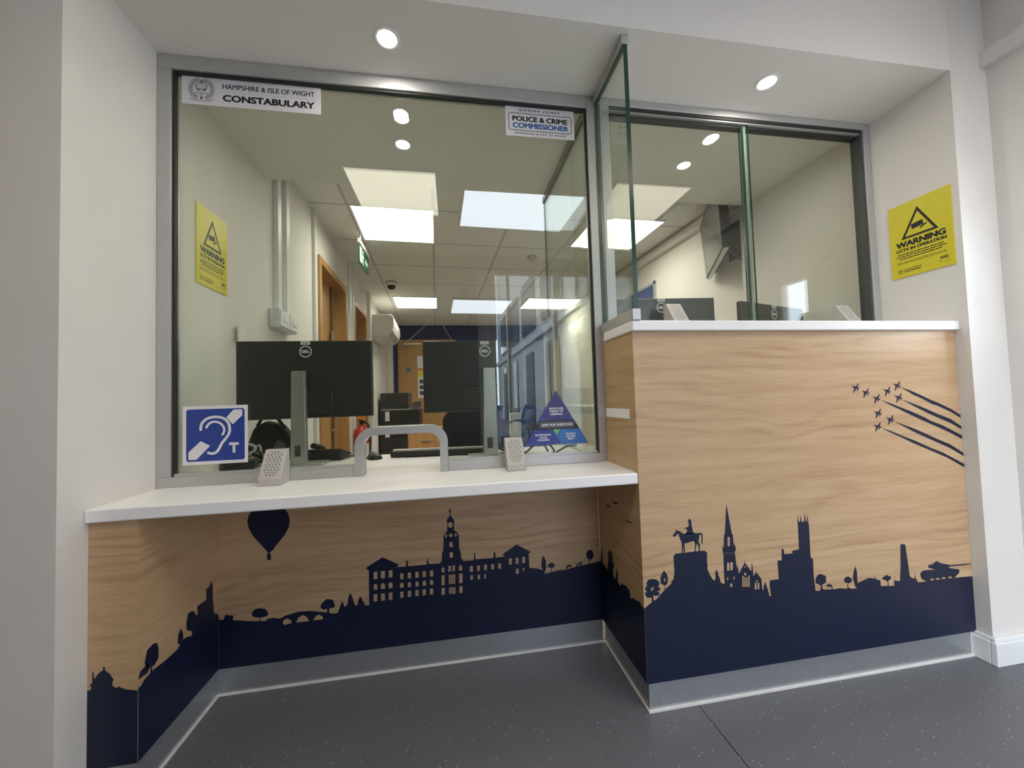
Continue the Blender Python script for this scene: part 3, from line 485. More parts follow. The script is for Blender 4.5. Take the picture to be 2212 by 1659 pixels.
sl = MB().box(XM+.003, XW-.016, YP+.001, YP+.008, 0, .006).box(XM+.003, XM+.009, YP+.008, YK, 0, .006).box(XW-.0195, XW-.0165, YP+.0045, YP+.008, .006, zb)
sl.build('sealant_bead', SEAL, tc_)
MB().box(XM-.0012, XM+.0, -.196, -.003, .931, .964).build('desk_end_strip', WTOP, tc_)
wt = MB().box(.881, XW-.001, -.2563, -.0205, ZH-.034, ZH)
tag(wt.build('worktop', WTOP, bevel=.004), 'white worktop of the tall counter, holding the glass screen and two grey speech units', 'worktop')

# ================================================================== LOW COUNTER
lc = empty('low_counter', (0, 0, 0), label='low oak-faced counter base on the left with open knee space and navy skyline print', cat='counter')
zt2 = ZC-.035
MB().box(XL+.001, XK, -.2235, -.2045, zb, zt2).build('leg_panel', OAK, lc)
MB().box(XK-.02, XK, -.2043, YK+.018, zb, zt2).build('side_panel', OAK, lc)
MB().box(XK, XM-.0005, YK, YK+.018, zb, zt2).build('back_panel', OAK, lc)
for nm, dat, o_, u_, sg in (('skyline_print', MURAL_KNEE, (0, YK-.0006, 0), (1, 0, 0), 1), ('skyline_print', MURAL_KNEE_SIDE, (XK+.0006, 0, 0), (0, 1, 0), 1), ('skyline_print', MURAL_LEG, (0, -.2241, 0), (1, 0, 0), 1)):
    mb = sheet()
    for p in dat: mb.flat([[(a/1000, b/1000) for a, b in lp] for lp in p], o_, u_, (0, 0, 1))
    mb.build(nm, NAVY, lc)
MB().box(XL+.001, XK-.004, -.217, -.2045, .004, zb).box(XK-.02, XK-.003, -.2045, YK+.018, .004, zb).box(XK-.003, XM-.0005, YK+.003, YK+.018, .004, zb).build('plinth', ALUD, lc)
MB().box(XK-.003, XK+.003, -.2045, YK-.003, 0, .006).box(XK-.003, XM+.003, YK-.003, YK+.003, 0, .006).build('sealant_bead', SEAL, lc)
wt = MB().box(XL+.0008, XM-.0005, -.238, .53, ZC-.035, ZC)
tag(wt.build('worktop', WTOP, bevel=.004), 'long white worktop of the low counter running under the window into the office', 'worktop')
# staff side desk of the tall counter
tag(MB().box(XM+.021, XW-.0015, .005, .62, .93, .964).build('desk', WTOP, bevel=.003), 'white staff desk behind the tall counter carrying two monitors', 'desk')

# ================================================================== WINDOWS
W1 = empty('window_1', (.11, 0, ZC), kind='structure')
fx0, fx1 = XL+.001, .893
MB().box(fx0, fx0+.041, 0, .045, ZC+.033, ZT-.049).build('frame_jamb', ALU, W1, bevel=.0015)
MB().box(.857, fx1, 0, .045, ZC+.0335, ZT-.001).build('frame_mullion', ALU, W1, bevel=.0015)
MB().box(fx0, .8565, 0, .045, ZT-.049, ZT-.001).build('frame_head', ALU, W1, bevel=.0015)
MB().box(fx0, -.0415, 0, .045, ZC+.0005, ZC+.033).build('frame_sill', ALU, W1, bevel=.0015)
MB().box(.2795, fx1-.005, 0, .045, ZC+.0005, ZC+.033).build('frame_sill', ALU, W1, bevel=.0015)
gk = MB().box(fx0+.041, fx0+.048, .008, .0195, ZC+.034, ZT-.05).box(.850, .857, .008, .0195, ZC+.034, ZT-.05).box(fx0+.048, .850, .008, .0195, ZT-.0565, ZT-.049)
gk.build('gasket', GASK, W1)
MB().box(fx0+.048, -.0415, .006, .0195, ZC+.033, ZC+.042).box(.2795, .850, .006, .0195, ZC+.033, ZC+.042).build('glazing_bead', ALU, W1)
# arch of the transaction opening
def arch(w, h, r, cx, n=10):
    P = [(cx-w/2, 0)]
    P += [(cx-w/2+r-r*math.cos(R(90*i/n)), h-r+r*math.sin(R(90*i/n))) for i in range(n+1)]
    P += [(cx+w/2-r+r*math.sin(R(90*i/n)), h-r+r*math.cos(R(90*i/n))) for i in range(n+1)]
    return P+[(cx+w/2, 0)]
ACX = .119
outer, inner = arch(.32, .168, .066, ACX), arch(.264, .140, .040, ACX)
MB().prism([outer+inner[::-1]], (0, -.006, ZC+.0006), (1, 0, 0), (0, 0, 1), (0, .056, 0)).build('transaction_arch', ALU, W1, bevel=.0015)
ga = arch(.318, .167, .065, ACX)
gl = [(fx0+.043, .035)]+[(a, b) for a, b in [(ga[0][0], .035)]+ga[1:-1]+[(ga[-1][0], .035)]]+[(.855, .035), (.855, ZT-.051-ZC), (fx0+.043, ZT-.051-ZC)]
MB().prism([gl], (0, .020, ZC), (1, 0, 0), (0, 0, 1), (0, .0115, 0), side=1).build('glass_pane', [PANE, EDGE], W1)

W2 = empty('window_2', (1.55, 0, ZH), kind='structure')
gx0, gx1 = .8945, XW-.001
MB().box(gx0+.018, .951, 0, .05, ZH+.0005, ZT-.03).build('frame_jamb', ALU, W2, bevel=.0015)
MB().box(gx1-.034, gx1, 0, .05, ZH+.0005, ZT-.03).build('frame_jamb', ALU, W2, bevel=.0015)
MB().box(gx1-.045, gx1-.034, .006, .05, ZH+.001, ZT-.03).build('gasket', GASG, W2)
MB().box(gx0+.018, gx1, 0, .05, ZT-.030, ZT-.001).build('frame_head', ALU, W2, bevel=.0015)
MB().box(.951, gx1-.045, .004, .009, ZT-.042, ZT-.030).build('sliding_track', GASK, W2)
MB().box(.951, gx1-.045, .009, .022, ZT-.048, ZT-.030).build('sliding_track', ALU, W2)
MB().box(.951, gx1-.045, .022, .05, ZT-.058, ZT-.030).build('sliding_track', GASK, W2)
MB().box(.951, gx1-.045, .004, .046, ZH+.0005, ZH+.010).build('bottom_track', ALU, W2)
def pane(name, x0, x1, y0, y1, z0, z1, parent, glass=None):
    m = MB(); m.box(x0, x1, y0, y1, z0, z1)
    big = [max(range(6), key=lambda i: 0)]; m.m = [1]*6
    dx, dy = x1-x0, y1-y0
    if dy < dx: m.m[2] = m.m[4] = 0      # faces -y and +y
    else: m.m[3] = m.m[5] = 0            # faces +x and -x
    return m.build(name, [glass or PANE, EDGE], parent)
pa_ = pane('sliding_pane', .945, 1.592, .011, .019, ZH+.011, ZT-.044, W2, PANE2)
MB().box(1.562, 1.574, .0192, .0225, ZH+.011, ZT-.052).build('edge_strip', EDGE, pa_)
MB().box(1.5745, 1.586, .0192, .0225, ZH+.011, ZT-.052).build('edge_strip', M('pale polished edge', (.30, .38, .34), .2), pa_)
pane('sliding_pane', 1.566, gx1-.037, .030, .038, ZH+.011, ZT-.05, W2, PANE2)

# ------------------------------------------------ glass privacy screens
def screen(label, y0, y1, z0, foot):
    s = empty('glass_screen', (.896, y0, z0), label=label, cat='screen')
    if foot:
        MB().box(.882, .910, y0, y1, z0+.0005, z0+.037).build('bottom_channel', ALU, s, bevel=.0012)
    MB().box(.883, .909, y0, y1, ZT-.033, ZT-.0005).build('top_channel', ALU, s, bevel=.0012)
    pane('glass_pane', .8885, .9035, y0+.001, y1, z0+(.034 if foot else .001), ZT-.034, s)
    return s
screen('clear glass screen with thick green edge standing between the two counters', -.2605, -.001, ZH, True)
sc2 = empty('glass_screen', (.87, .05, ZC), label='clear glass privacy screen behind the left window, hanging channel above, dividing the staff desks', cat='screen')
MB().box(.866, .888, .047, .775, ZT-.033, ZT-.0005).build('top_channel', M('bronze channel', (.30, .27, .23), .4, .6), sc2)
pane('glass_pane', .872, .882, .048, .77, ZC+.001, ZT-.034, sc2)

# ================================================================== LIGHTS
def downlight(x, y, label):
    d = empty('downlight', (x, y, ZT), label=label, cat='downlight', group='round downlights in the recess ceiling')
    ring = MB().lathe((x, y, ZT), [(.030, .0), (.0305, -.002), (.041, -.003), (.043, -.0005), (.043, .0)], n=32); ring.build('trim_ring', TRIM, d, smooth=True)
    MB().cyl((x, y, ZT-.0018), (x, y, ZT-.0008), .030, n=32).build('lamp', EMIT('downlight lamp', (1, .93, .84), SPOT), d)
downlight(.117, -.146, 'lit round downlight in the recess ceiling in front of the left window')
downlight(1.542, -.146, 'lit round downlight in the recess ceiling in front of the sliding window')
downlight(.101, .376, 'lit round downlight seen behind the glass of the left window')
downlight(1.537, .378, 'lit round downlight seen behind the glass of the sliding window')
LEDM = LAMP('led diffuser', (1, .96, .83), LED); LEDL = LAMP('lobby led diffuser', (1, .92, .77), LEDLOB)
def led(cx, cy, w, d, z, label, rot=a_, k=1, mat=None, cat='ceiling light', name='ceiling_light', depth=.012):
    o = empty(name, (cx, cy, z), rot, label=label, cat=cat, group={'ceiling light': 'square led ceiling panels', 'roof light': 'pale blue roof lights'}[cat])
    e = .012
    MB().box(-w/2, w/2, -d/2, -d/2+e, -depth, 0).box(-w/2, w/2, d/2-e, d/2, -depth, 0).box(-w/2, -w/2+e, -d/2+e, d/2-e, -depth, 0).box(w/2-e, w/2, -d/2+e, d/2-e, -depth, 0).build('frame', TRIM, o, local=True)
    MB().box(-w/2+e, w/2-e, -d/2+e, d/2-e, -depth+.002, -.001).build('diffuser', mat or LEDM, o, local=True)
    return o
led(-.115, 1.725, .61, .61, ZO, 'bright square led panel in the office ceiling nearest the left window')
led(1.765, 1.725, .63, .61, ZO, 'bright square led panel behind the sliding window near the wall-mounted television')
led(-.19, 4.19, .61, .64, ZO, 'bright square led panel beside the dome camera near the navy wall')
led(1.765, 4.19, .72, .64, ZO, 'bright square led panel at the far right of the office ceiling')
led(-.065, -1.335, .60, .60, ZLB, 'square led panel in the lobby ceiling seen mirrored in the left window', 0, mat=LEDL)
led(1.79, -1.335, .60, .60, ZLB, 'square led panel in the lobby ceiling seen mirrored in the sliding window', 0, mat=LEDL)
RL = EMIT('roof light diffuser', (.74, .80, .98), ROOF)
led(.835, 1.225, .87, .87, ZO, 'pale blue roof light nearest the recess in the office ceiling', mat=RL, cat='roof light', name='roof_light', depth=.03)
led(.75, 4.35, .87, .87, ZO, 'pale blue roof light deep in the office between two led panels', mat=RL, cat='roof light', name='roof_light', depth=.03)

# ================================================================== SIGNS
def cctv_sign(fr, w, h, label):
    s = empty('warning_sign', fr.o, label=label, cat='sign', group='yellow cctv warning signs')
    b = MB(); c = fr.at(.0022)+fr.u*w/2+fr.v*h/2
    b.obox(c, fr.u, fr.v, fr.n, w, h, .004); pl_ = b.build('plate', YEL, s)
    U = lambda a: a*w
    V = lambda t: t*h
    z = .0046
    m = sheet()
    tri = [(U(.235), V(.525)), (U(.49), V(.865)), (U(.765), V(.525))]
    ribbon(m, fr, tri, .0085, z, closed=True)
    def rot(px, py, ang, L, t): 
        ca, sa = math.cos(ang), math.sin(ang); return [(px+ca*a-sa*b, py+sa*a+ca*b) for a, b in ((-L/2, -t/2), (L/2, -t/2), (L/2, t/2), (-L/2, t/2))]
    poly(m, fr, rot(U(.475), V(.655), R(8), .040, .021), z)
    poly(m, fr, rot(U(.57), V(.615), R(28), .026, .006), z)
    m.build('pictogram', INK, pl_)
    m = sheet()
    put_text(m, fr, 'WARNING', U(.105), U(.90), V(.405), V(.485), z, bold=.085)
    put_text(m, fr, 'CCTV IN OPERATION', U(.10), U(.905), V(.345), V(.388), z, bold=.075)
    put_text(m, fr, 'CONSTABULARY', U(.215), U(.50), V(.062), V(.082), z, bold=.07)
    m.build('lettering', INK, pl_)
    m = sheet(); rnd = random.Random(4)
    for y, x0, x1, t in ((.304, .13, .86, .012), (.274, .10, .90, .012), (.244, .15, .83, .012), (.203, .11, .88, .0055), (.185, .10, .90, .006), (.097, .215, .50, .008)):
        x = x0
        while x < x1:
            L = min(rnd.uniform(.04, .12), x1-x); rect(m, fr, U(x), U(x+L), V(y), V(y+t), z); x += L+.009
    m.build('small_print', INK, pl_)
    m = sheet(); ribbon(m, fr, circle(U(.15), V(.085), .0078, 18), .0022, z, closed=True); ribbon(m, fr, circle(U(.15), V(.085), .0042, 12), .0014, z, closed=True)
    rect(m, fr, U(.80), U(.90), V(.105), V(.135), z); ribbon(m, fr, [(U(.79), V(.07)), (U(.91), V(.07)), (U(.91), V(.14)), (U(.79), V(.14))], .0012, z, closed=True)
    m.build('crest_mark', M('sign grey print', (.16, .14, .02), .5), pl_)
    return s
cctv_sign(Frame((XW, -.053, 1.473), (0, -1, 0), (0, 0, 1)), .207, .310, 'yellow cctv warning sign on the white reveal right of the sliding window')
cctv_sign(Frame((XL, .190, 1.492), (0, 1, 0), (0, 0, 1)), .197, .315, 'yellow cctv warning sign on the left wall behind the left window')

GF = .0198
def sticker(name, x0, x1, z0, z1, label, mat=PAPER, shape=None):
    k = 1.0143; ox, oz = .3008+(x0-.3008)*k, 1.0158+(z0-1.0158)*k
    s = empty(name, (ox, GF, oz), label=label, cat='sticker', group='stickers on the left window')
    fr = Frame((ox, GF, oz), (1, 0, 0), (0, 0, 1), k); m = MB()
    pts = shape or [(0, 0), (x1-x0, 0), (x1-x0, z1-z0), (0, z1-z0)]
    m.prism([pts], fr.at(0), fr.u, fr.v, fr.n*.0006); m.build('backing', mat, s)
    return s, fr
# police crest and name
s, fr = sticker('window_sticker', -.577, -.136, 2.043, 2.146, 'white police name sticker with grey crest at the top left of the left window')
w, h, z = .441, .103, .0009
m = sheet()
put_text(m, fr, 'HAMPSHIRE & ISLE OF WIGHT', .125, .420, .062, .080, z, bold=.022)
m.build('lettering', INK, s)
m = sheet(); put_text(m, fr, 'CONSTABULARY', .125, .420, .018, .042, z, bold=.075); m.build('lettering', INK, s)
m = sheet(); rect(m, fr, .125, .420, .0512, .0520, z); m.build('rule', M('rule grey', (.35, .3, .3), .5), s)
CREST = M('crest grey', (.20, .19, .20), .5); m = sheet(); cx, cy = .060, .052
for k in range(-1, 2, 2):
    for i in range(13):
        a = R(-62+i*11.2); rr = .033; px, py = cx+k*rr*math.cos(a), cy+.002+rr*1.05*math.sin(a)
        for off, tilt, L in ((.0, .5, .0105), (.0055, -.2, .0095), (-.004, 1.0, .0075)):
            t = a+R(90)+tilt; dx, dy = k*math.cos(t), math.sin(t); qx, qy = px+k*off*math.cos(a), py+off*math.sin(a)
            poly(m, fr, [(qx-dx*L/2, qy-dy*L/2), (qx-dy*.0016*k, qy+dx*.0016*k), (qx+dx*L/2, qy+dy*L/2), (qx+dy*.0016*k, qy-dx*.0016*k)], z+.00004*i+.0005*(off != 0)*.1)
    poly(m, fr, [(cx+k*.004, cy-.006), (cx+k*.010, cy-.004), (cx+k*.016, cy+.003), (cx+k*.013, cy+.006), (cx+k*.006, cy+.000)], z)
    ribbon(m, fr, [(cx+k*.008, cy-.012), (cx+k*.017, cy-.010), (cx+k*.020, cy-.018), (cx+k*.014, cy-.024), (cx+k*.008, cy-.020)], .0022, z)
ribbon(m, fr, [(cx-.0155, cy+.004), (cx-.017, cy+.016), (cx-.010, cy+.025), (cx, cy+.027), (cx+.010, cy+.025), (cx+.017, cy+.016), (cx+.0155, cy+.004)], .003, z)
for k in (-1, 0, 1): ribbon(m, fr, [(cx+k*.009, cy+.004), (cx+k*.0105, cy+.015), (cx, cy+.025)], .0012, z)
rect(m, fr, cx-.0022, cx+.0022, cy+.026, cy+.036, z); rect(m, fr, cx-.0048, cx+.0048, cy+.030, cy+.033, z+.0001)
ribbon(m, fr, [(cx-.0155, cy+.004), (cx, cy+.002), (cx+.0155, cy+.004)], .003, z)
ribbon(m, fr, circle(cx, cy-.013, .0045, 14), .002, z, closed=True)
poly(m, fr, circle(cx, cy-.029, .0052, 14), z); poly(m, fr, circle(cx, cy-.023, .0028, 10), z)
m.build('crest', CREST, s)
m = sheet(); ribbon(m, fr, [(cx-.036, cy-.030), (cx-.028, cy-.036), (cx-.014, cy-.038), (cx, cy-.0385), (cx+.014, cy-.038), (cx+.028, cy-.036), (cx+.036, cy-.030)], .0035, z); m.build('scroll', M('scroll grey', (.42, .37, .37), .5), s)
# commissioner
s, fr = sticker('window_sticker', .529, .8025, 2.023, 2.1435, 'white commissioner sticker with rounded black border at the top right of the left window')
m = sheet()
put_text(m, fr, 'DONNA JONES', .055, .215, .0975, .1085, z, bold=.045, spacing=1.6)
put_text(m, fr, 'HAMPSHIRE & ISLE OF WIGHT', .035, .240, .0090, .0160, z, bold=.06, spacing=1.5)
put_text(m, fr, 'POLICE & CRIME', .026, .247, .0595, .0805, z, bold=.07)
m.build('lettering', INK, s)
m = sheet(); put_text(m, fr, 'COMMISSIONER', .026, .250, .0325, .0540, z, bold=.07); m.build('lettering', BLUEI, s)
m = sheet(); ribbon(m, fr, rrect(.012, .2615, .0235, .0905, .009), .0026, z, closed=True); m.build('border', M('border grey', (.045, .055, .05), .5), s)
# induction loop
s, fr = sticker('window_sticker', -.5735, -.3795, .8275, 1.0195, 'square blue hearing loop sticker with white ear at the lower left of the left window')
def q(p): return ((p[0]-155)/622*.194, (640-p[1])/580*.192)
m = sheet(); poly(m, fr, rrect(.0105, .1845, .0105, .1815, .008), z); m.build('blue_field', M('loop blue', (.018, .050, .27), .45), s)
m = sheet(); zz = z+.0004
for p in ([(570, 180), (640, 105), (725, 105), (725, 165), (632, 253)], [(210, 515), (325, 408), (415, 458), (285, 590), (210, 590)]): poly(m, fr, [q(x) for x in p], zz)
def smooth(P, n=2):
    for _ in range(n):
        Q = [P[0]]
        for a, b in zip(P[:-1], P[1:]): Q += [tuple(.75*a[i]+.25*b[i] for i in (0, 1)), tuple(.25*a[i]+.75*b[i] for i in (0, 1))]
        P = Q+[P[-1]]
    return P
ribbon(m, fr, smooth([q(x) for x in ((325, 305), (328, 245), (365, 195), (430, 172), (495, 172), (555, 192), (593, 237), (605, 295), (597, 345), (565, 392), (530, 430), (505, 482), (480, 522), (440, 540), (388, 524))]), .0082, zz)
ribbon(m, fr, smooth([q(x) for x in ((376, 282), (395, 245), (430, 220), (478, 220), (522, 242), (548, 282), (552, 320), (528, 358))]), .0070, zz)
rect(m, fr, *(q((597, 460))[0], q((690, 460))[0]), *(q((0, 460))[1], q((0, 434))[1]), zz); rect(m, fr, q((630, 0))[0], q((656, 0))[0], q((0, 536))[1], q((0, 455))[1], zz)
m.build('ear_symbol', PAPER, s)
# triangle
T0 = (.689, 1.038); TL_, TR_ = (.567, .835), (.812, .833)
shape = [(0, .002), (.245, 0), (.122, .205)]
s, fr = sticker('window_sticker', .567, .812, .833, 1.038, 'navy and blue triangular campaign sticker at the lower right of the left window', mat=M('sticker indigo', (.055, .05, .20), .45), shape=shape)
def tx(y, k): # edge of the triangle at height y
    return (.122*y/.205) if k < 0 else (.245-(.123*y/.205))
def band(m, y0, y1, a=None, b=None, mi=0, hh=z):
    poly(m, fr, [(tx(y0, -1) if a is None else a[0], y0), (tx(y0, 1) if b is None else b[0], y0), (tx(y1, 1) if b is None else b[1], y1), (tx(y1, -1) if a is None else a[1], y1)], hh, mi)
m = sheet(); band(m, .057, .092); m.build('dark_band', M('band black', (.022, .02, .028), .45), s)
m = sheet(); band(m, .001, .057, None, (.138, .105)); m.build('blue_field', M('field indigo blue', (.035, .055, .27), .45), s)
m = sheet(); band(m, .001, .057, (.138, .105)); m.build('blue_field', M('field bright blue', (.035, .165, .47), .45), s)
m = sheet(); poly(m, fr, [(.120, .036), (.133, .057), (.107, .057)], z+.0002); m.build('green_triangle', M('campaign green', (.20, .48, .05), .45), s)
m = sheet(); poly(m, fr, [(tx(.092, -1), .092), (tx(.092, -1)+.021, .092), (tx(.110, -1), .110)], z); poly(m, fr, [(tx(.092, 1)-.021, .092), (tx(.092, 1), .092), (tx(.110, 1), .110)], z)
m.build('corner_triangle', M('corner blue', (.03, .11, .40), .45), s)
m = sheet(); hh = z+.0004
for i, (t, x0, x1) in enumerate((('RELENTLESS', .094, .150), ('PURSUIT OF', .096, .148), ('CRIMINALS', .097, .147))): put_text(m, fr, t, x0, x1, .132-i*.0105, .1395-i*.0105, hh, bold=.075)
put_text(m, fr, 'SAFE FOR EVERYONE', .062, .184, .0695, .0795, hh, bold=.075)
for i, (t, x0, x1) in enumerate((('EXCEPTIONAL', .037, .099), ('LOCAL', .054, .084), ('POLICING', .046, .090))): put_text(m, fr, t, x0, x1, .0345-i*.0095, .0415-i*.0095, hh, bold=.075)
for i, (t, x0, x1) in enumerate((('PUTTING', .156, .194), ('VICTIMS', .156, .194), ('FIRST', .163, .188))): put_text(m, fr, t, x0, x1, .0345-i*.0095, .0415-i*.0095, hh, bold=.075)
m.build('lettering', PAPER, s)
m = sheet(); ribbon(m, fr, [(.0565, .0655), (.189, .0655), (.189, .0835), (.0565, .0835)], .0007, hh, closed=True); m.build('border', PAPER, s)

# ================================================================== SPEECH UNITS
PERF = M('dark perforation', (.10, .095, .085), .7); SPK = M('grey speech unit', (.50, .475, .445), .45, .15, var=.03, scale=80)
def speech_unit(x0, x1, zc, y1, dep, label, yf=0):
    o = empty('speech_unit', ((x0+x1)/2, y1, zc), label=label, cat='speech unit', group='grey speech units on the counters')
    y0 = y1-dep; hgt = .110
    prof = [(y0, zc+.0004), (y1, zc+.0004), (y1, zc+hgt), (y1-.020, zc+hgt), (y0, zc+.022)]
    hs_ = MB().prism([prof], (x0, 0, 0), (0, 1, 0), (0, 0, 1), (x1-x0, 0, 0)); hs_ = hs_.build('housing', SPK, o, bevel=.0022)
    a, b = Vector((0, y0, zc+.022)), Vector((0, y1-.020, zc+hgt)); sv = (b-a); L = sv.length; sv.normalize()
    fr = Frame((x0, a.y, a.z), (1, 0, 0), sv); m = sheet(); w = x1-x0; n = 0
    rows = 10
    for i in range(rows):
        k = 5 if i % 2 == 0 else 4
        if i in (0, rows-1): k = 3
        for j in range(k):
            px = w/2+(j-(k-1)/2)*w*.155; py = L*(.13+.76*i/(rows-1))
            poly(m, fr, circle(px, py, .0021, 8, .0027), .0006)
    m.build('perforations', PERF, hs_)
    return o
speech_unit(-.317, -.250, ZC, -.0006, .072, 'sloping grey speech unit on the low counter left of the transaction arch')
speech_unit(.484, .550, ZC, -.0006, .080, 'sloping grey speech unit on the low counter near the triangular sticker')
speech_unit(1.135, 1.198, ZH, -.022, .080, 'sloping grey speech unit on the tall worktop in front of the left monitor')
speech_unit(1.915, 1.978, ZH, -.022, .080, 'sloping grey speech unit on the tall worktop nearest the right wall')

# ================================================================== MONITORS
LOGO = M('logo silver', (.78, .78, .76), .5)
def monitor(loc, rz, w, h, z0, label, stand_x=0, base_z=0, dip=0):
    """built facing away: local -y is the back that the lobby sees; z0 = underside of the shell above base"""
    o = empty('monitor', loc, rz, label=label, cat='monitor', group='black monitors behind the glass')
    sh_ = MB().box(-w/2, w/2, -.012, .012, z0, z0+h).build('shell', CHAR, o, bevel=.004, local=True)
    MB().box(-w/2+.006, w/2-.006, .0122, .014, z0+.012, z0+h-.006).build('screen', M('dark display', (.01, .011, .013), .15), sh_, local=True)
    MB().box(-.11, .11, -.022, -.012, z0+.015, z0+.11).build('rear_housing', CHAR, o, bevel=.004, local=True)
    fr = Frame((0, -.0122, z0+h-.047), (1, 0, 0), (0, 0, 1)); m = sheet()
    ribbon(m, fr, circle(0, 0, .0235, 28), .0042, .0004, closed=True)
    put_text(m, fr, 'DELL', -.0165, .0165, -.0062, .0062, .0004, bold=.09)
    m.build('logo', LOGO, sh_, local=True)
    m = MB(); m.box(-.019, .019, -.0132, -.0122, z0+h-.017, z0+h-.003); m.build('asset_tag', M('tag white', (.80, .79, .76), .5), sh_, local=True)
    m = sheet(); f2 = Frame((0, -.0133, z0+h-.011), (1, 0, 0), (0, 0, 1))
    for i in range(9): rect(m, f2, -.014+i*.0032, -.0125+i*.0032, -.003, .004, .0002)
    m.build('barcode', INK, sh_, local=True)
    if base_z is not None:
        sx = stand_x; hh = z0+h*.60
        st = [(sx-.031, .004), (sx+.031, .004), (sx+.027, hh), (sx-.025, hh)]
        hole = rrect(sx-.016, sx+.008, .040, .086, .004, 3)
        MB().prism([st, hole], (0, -.062, 0), (1, 0, 0), (0, 0, 1), (0, .026, 0)).build('stand_column', SILV, o, bevel=.005, local=True)
        MB().box(sx-.0155, sx+.0075, -.050, -.040, .0405, .0855).build('hole_shade_fill', BLACK, o, local=True)  # black block fills the hole, its colour standing in for the shade inside
        MB().box(sx-.03, sx+.03, -.036, -.022, z0+.05, z0+.13).build('stand_head', BLACK, o, local=True)
        MB().box(sx-.10, sx+.10, -.075, .03, .0006, .010).build('stand_base', SILV, o, bevel=.004, local=True)
    return o
monitor((-.322, .360, ZC), 0, .548, .335, .196, 'large black monitor seen from behind in the left window beside the loop sticker', stand_x=-.015)
monitor((.450, .315, ZC), 0, .550, .318, .201, 'black monitor seen from behind left of the triangular sticker', stand_x=.012)
monitor((1.345, .345, .964), R(-5), .555, .32, .205, 'black monitor behind the tall counter left of the sliding pane edge')
monitor((1.915, .275, .964), R(17), .53, .31, .168, 'angled black monitor behind the tall counter right of the sliding pane edge')

# ================================================================== DESK ITEMS
k = empty('keyboard', (.235, .435, ZC), R(-6), label='black keyboard with white edge seen end on through the transaction arch', cat='keyboard')
MB().hexa([(-.215, -.065, .004), (.215, -.065, .004), (.215, .065, .004), (-.215, .065, .004), (-.215, -.065, .030), (.215, -.065, .030), (.215, .065, .014), (-.215, .065, .014)]).build('case', BLACK, k, bevel=.003, local=True)
km = MB()
for r_ in range(5):
    for c_ in range(20):
        x, y = -.205+c_*.0205, -.055+r_*.0225; zz = .030-(y+.065)/.13*.016
        km.box(x, x+.0175, y, y+.019, zz+.0002, zz+.007)
km.build('keys', M('pale key caps', (.60, .60, .58), .5), k, local=True)
for x in (-.17, .17): MB().box(x-.012, x+.012, -.060, -.048, .0003, .004).build('foot', GREY, k, local=True)
ms = empty('mouse', (-.058, .41, ZC), R(20), label='black computer mouse on the white worktop beside the transaction arch', cat='mouse')
prof = [(-.001, 0)]
mb = MB()
nx, ny = 14, 9; vs = []; fs = []
for i in range(nx+1):
    t = i/nx; yy = -.055+.11*t; hw = .032*math.sqrt(max(.02, 1-(2*t-1)**4)); hz = .030*math.sin(math.pi*min(1, .12+.86*t))**.7
    for j in range(ny+1):
        s_ = -1+2*j/ny; vs.append((hw*s_, yy, .001+hz*math.sqrt(max(0, 1-s_*s_*.98))))
for i in range(nx):
    for j in range(ny): a = i*(ny+1)+j; fs.append((a, a+1, a+ny+2, a+ny+1))
n0 = len(vs)
for i in range(nx+1): fs_ = None
b0 = len(vs); vs += [(v[0], v[1], .0008) for v in vs[:b0]]
for i in range(nx):
    a, b = i*(ny+1), (i+1)*(ny+1); fs += [(a, b, b0+b, b0+a), (a+ny, b0+a+ny, b0+b+ny, b+ny)]
    for j in range(ny): c = b0+i*(ny+1)+j; fs.append((c, c+ny+1, c+ny+2, c+1))
fs += [tuple(range(ny+1))+tuple(range(b0+ny, b0-1, -1)), tuple(range(nx*(ny+1), (nx+1)*(ny+1)))[::-1]+tuple(range(b0+nx*(ny+1), b0+(nx+1)*(ny+1)))]
mb.add(vs, fs); mb.build('body', BLACK, ms, local=True, smooth=True)
MB().cyl((-.004, -.033, .026), (.004, -.033, .026), .0075, n=14).build('scroll_wheel', GREY, ms, local=True)
ph = empty('desk_phone', (-.262, .463, ZC), R(-8), label='low black desk phone behind the silver monitor stand on the left', cat='telephone')
MB().hexa([(-.075, -.055, .001), (.075, -.055, .001), (.075, .055, .001), (-.075, .055, .001), (-.075, -.055, .055), (.075, -.055, .055), (.075, .055, .022), (-.075, .055, .022)]).build('base', BLACK, ph, bevel=.006, local=True)
MB().tube([(-.055, -.045, .068), (-.056, .0, .060), (-.055, .045, .043)], .013, n=12, smooth=2).build('handset', BLACK, ph, local=True, smooth=True)
MB().tube([(.072, .02, .012), (.11, .03, .006), (.15, .02, .006)], .005, smooth=2).build('cord', BLACK, ph, local=True)
cb = empty('cable_bundle', (-.55, .33, ZC), label='tangle of black cables and a power strip under the loop sticker', cat='cables')
MB().box(-.63, -.50, .29, .335, ZC+.001, ZC+.035).build('power_strip', BLACK, cb, bevel=.004)
rnd = random.Random(8)
for i in range(7):
    P = [(-.56+rnd.uniform(-.02, .02), .31, ZC+.035)]
    for j in range(4): P.append((-.53+rnd.uniform(-.05, .045), .34+rnd.uniform(-.03, .05), ZC+.02+rnd.uniform(.0, .09)))
    P.append((-.48+rnd.uniform(-.02, .015), .42, ZC+.01)); MB().tube(P, .0055, smooth=3).build('cable', BLACK if i % 3 else M('grey cable', (.35, .34, .33), .5), cb, smooth=True)
for i, (a0, a1, hgt) in enumerate(((.60, .70, .055), (.68, .80, .06), (.70, .86, .03))):
    pass
c2 = empty('cable_bundle', (.70, .25, ZC), label='looped black cables lying on the desk below the triangular sticker', cat='cables')
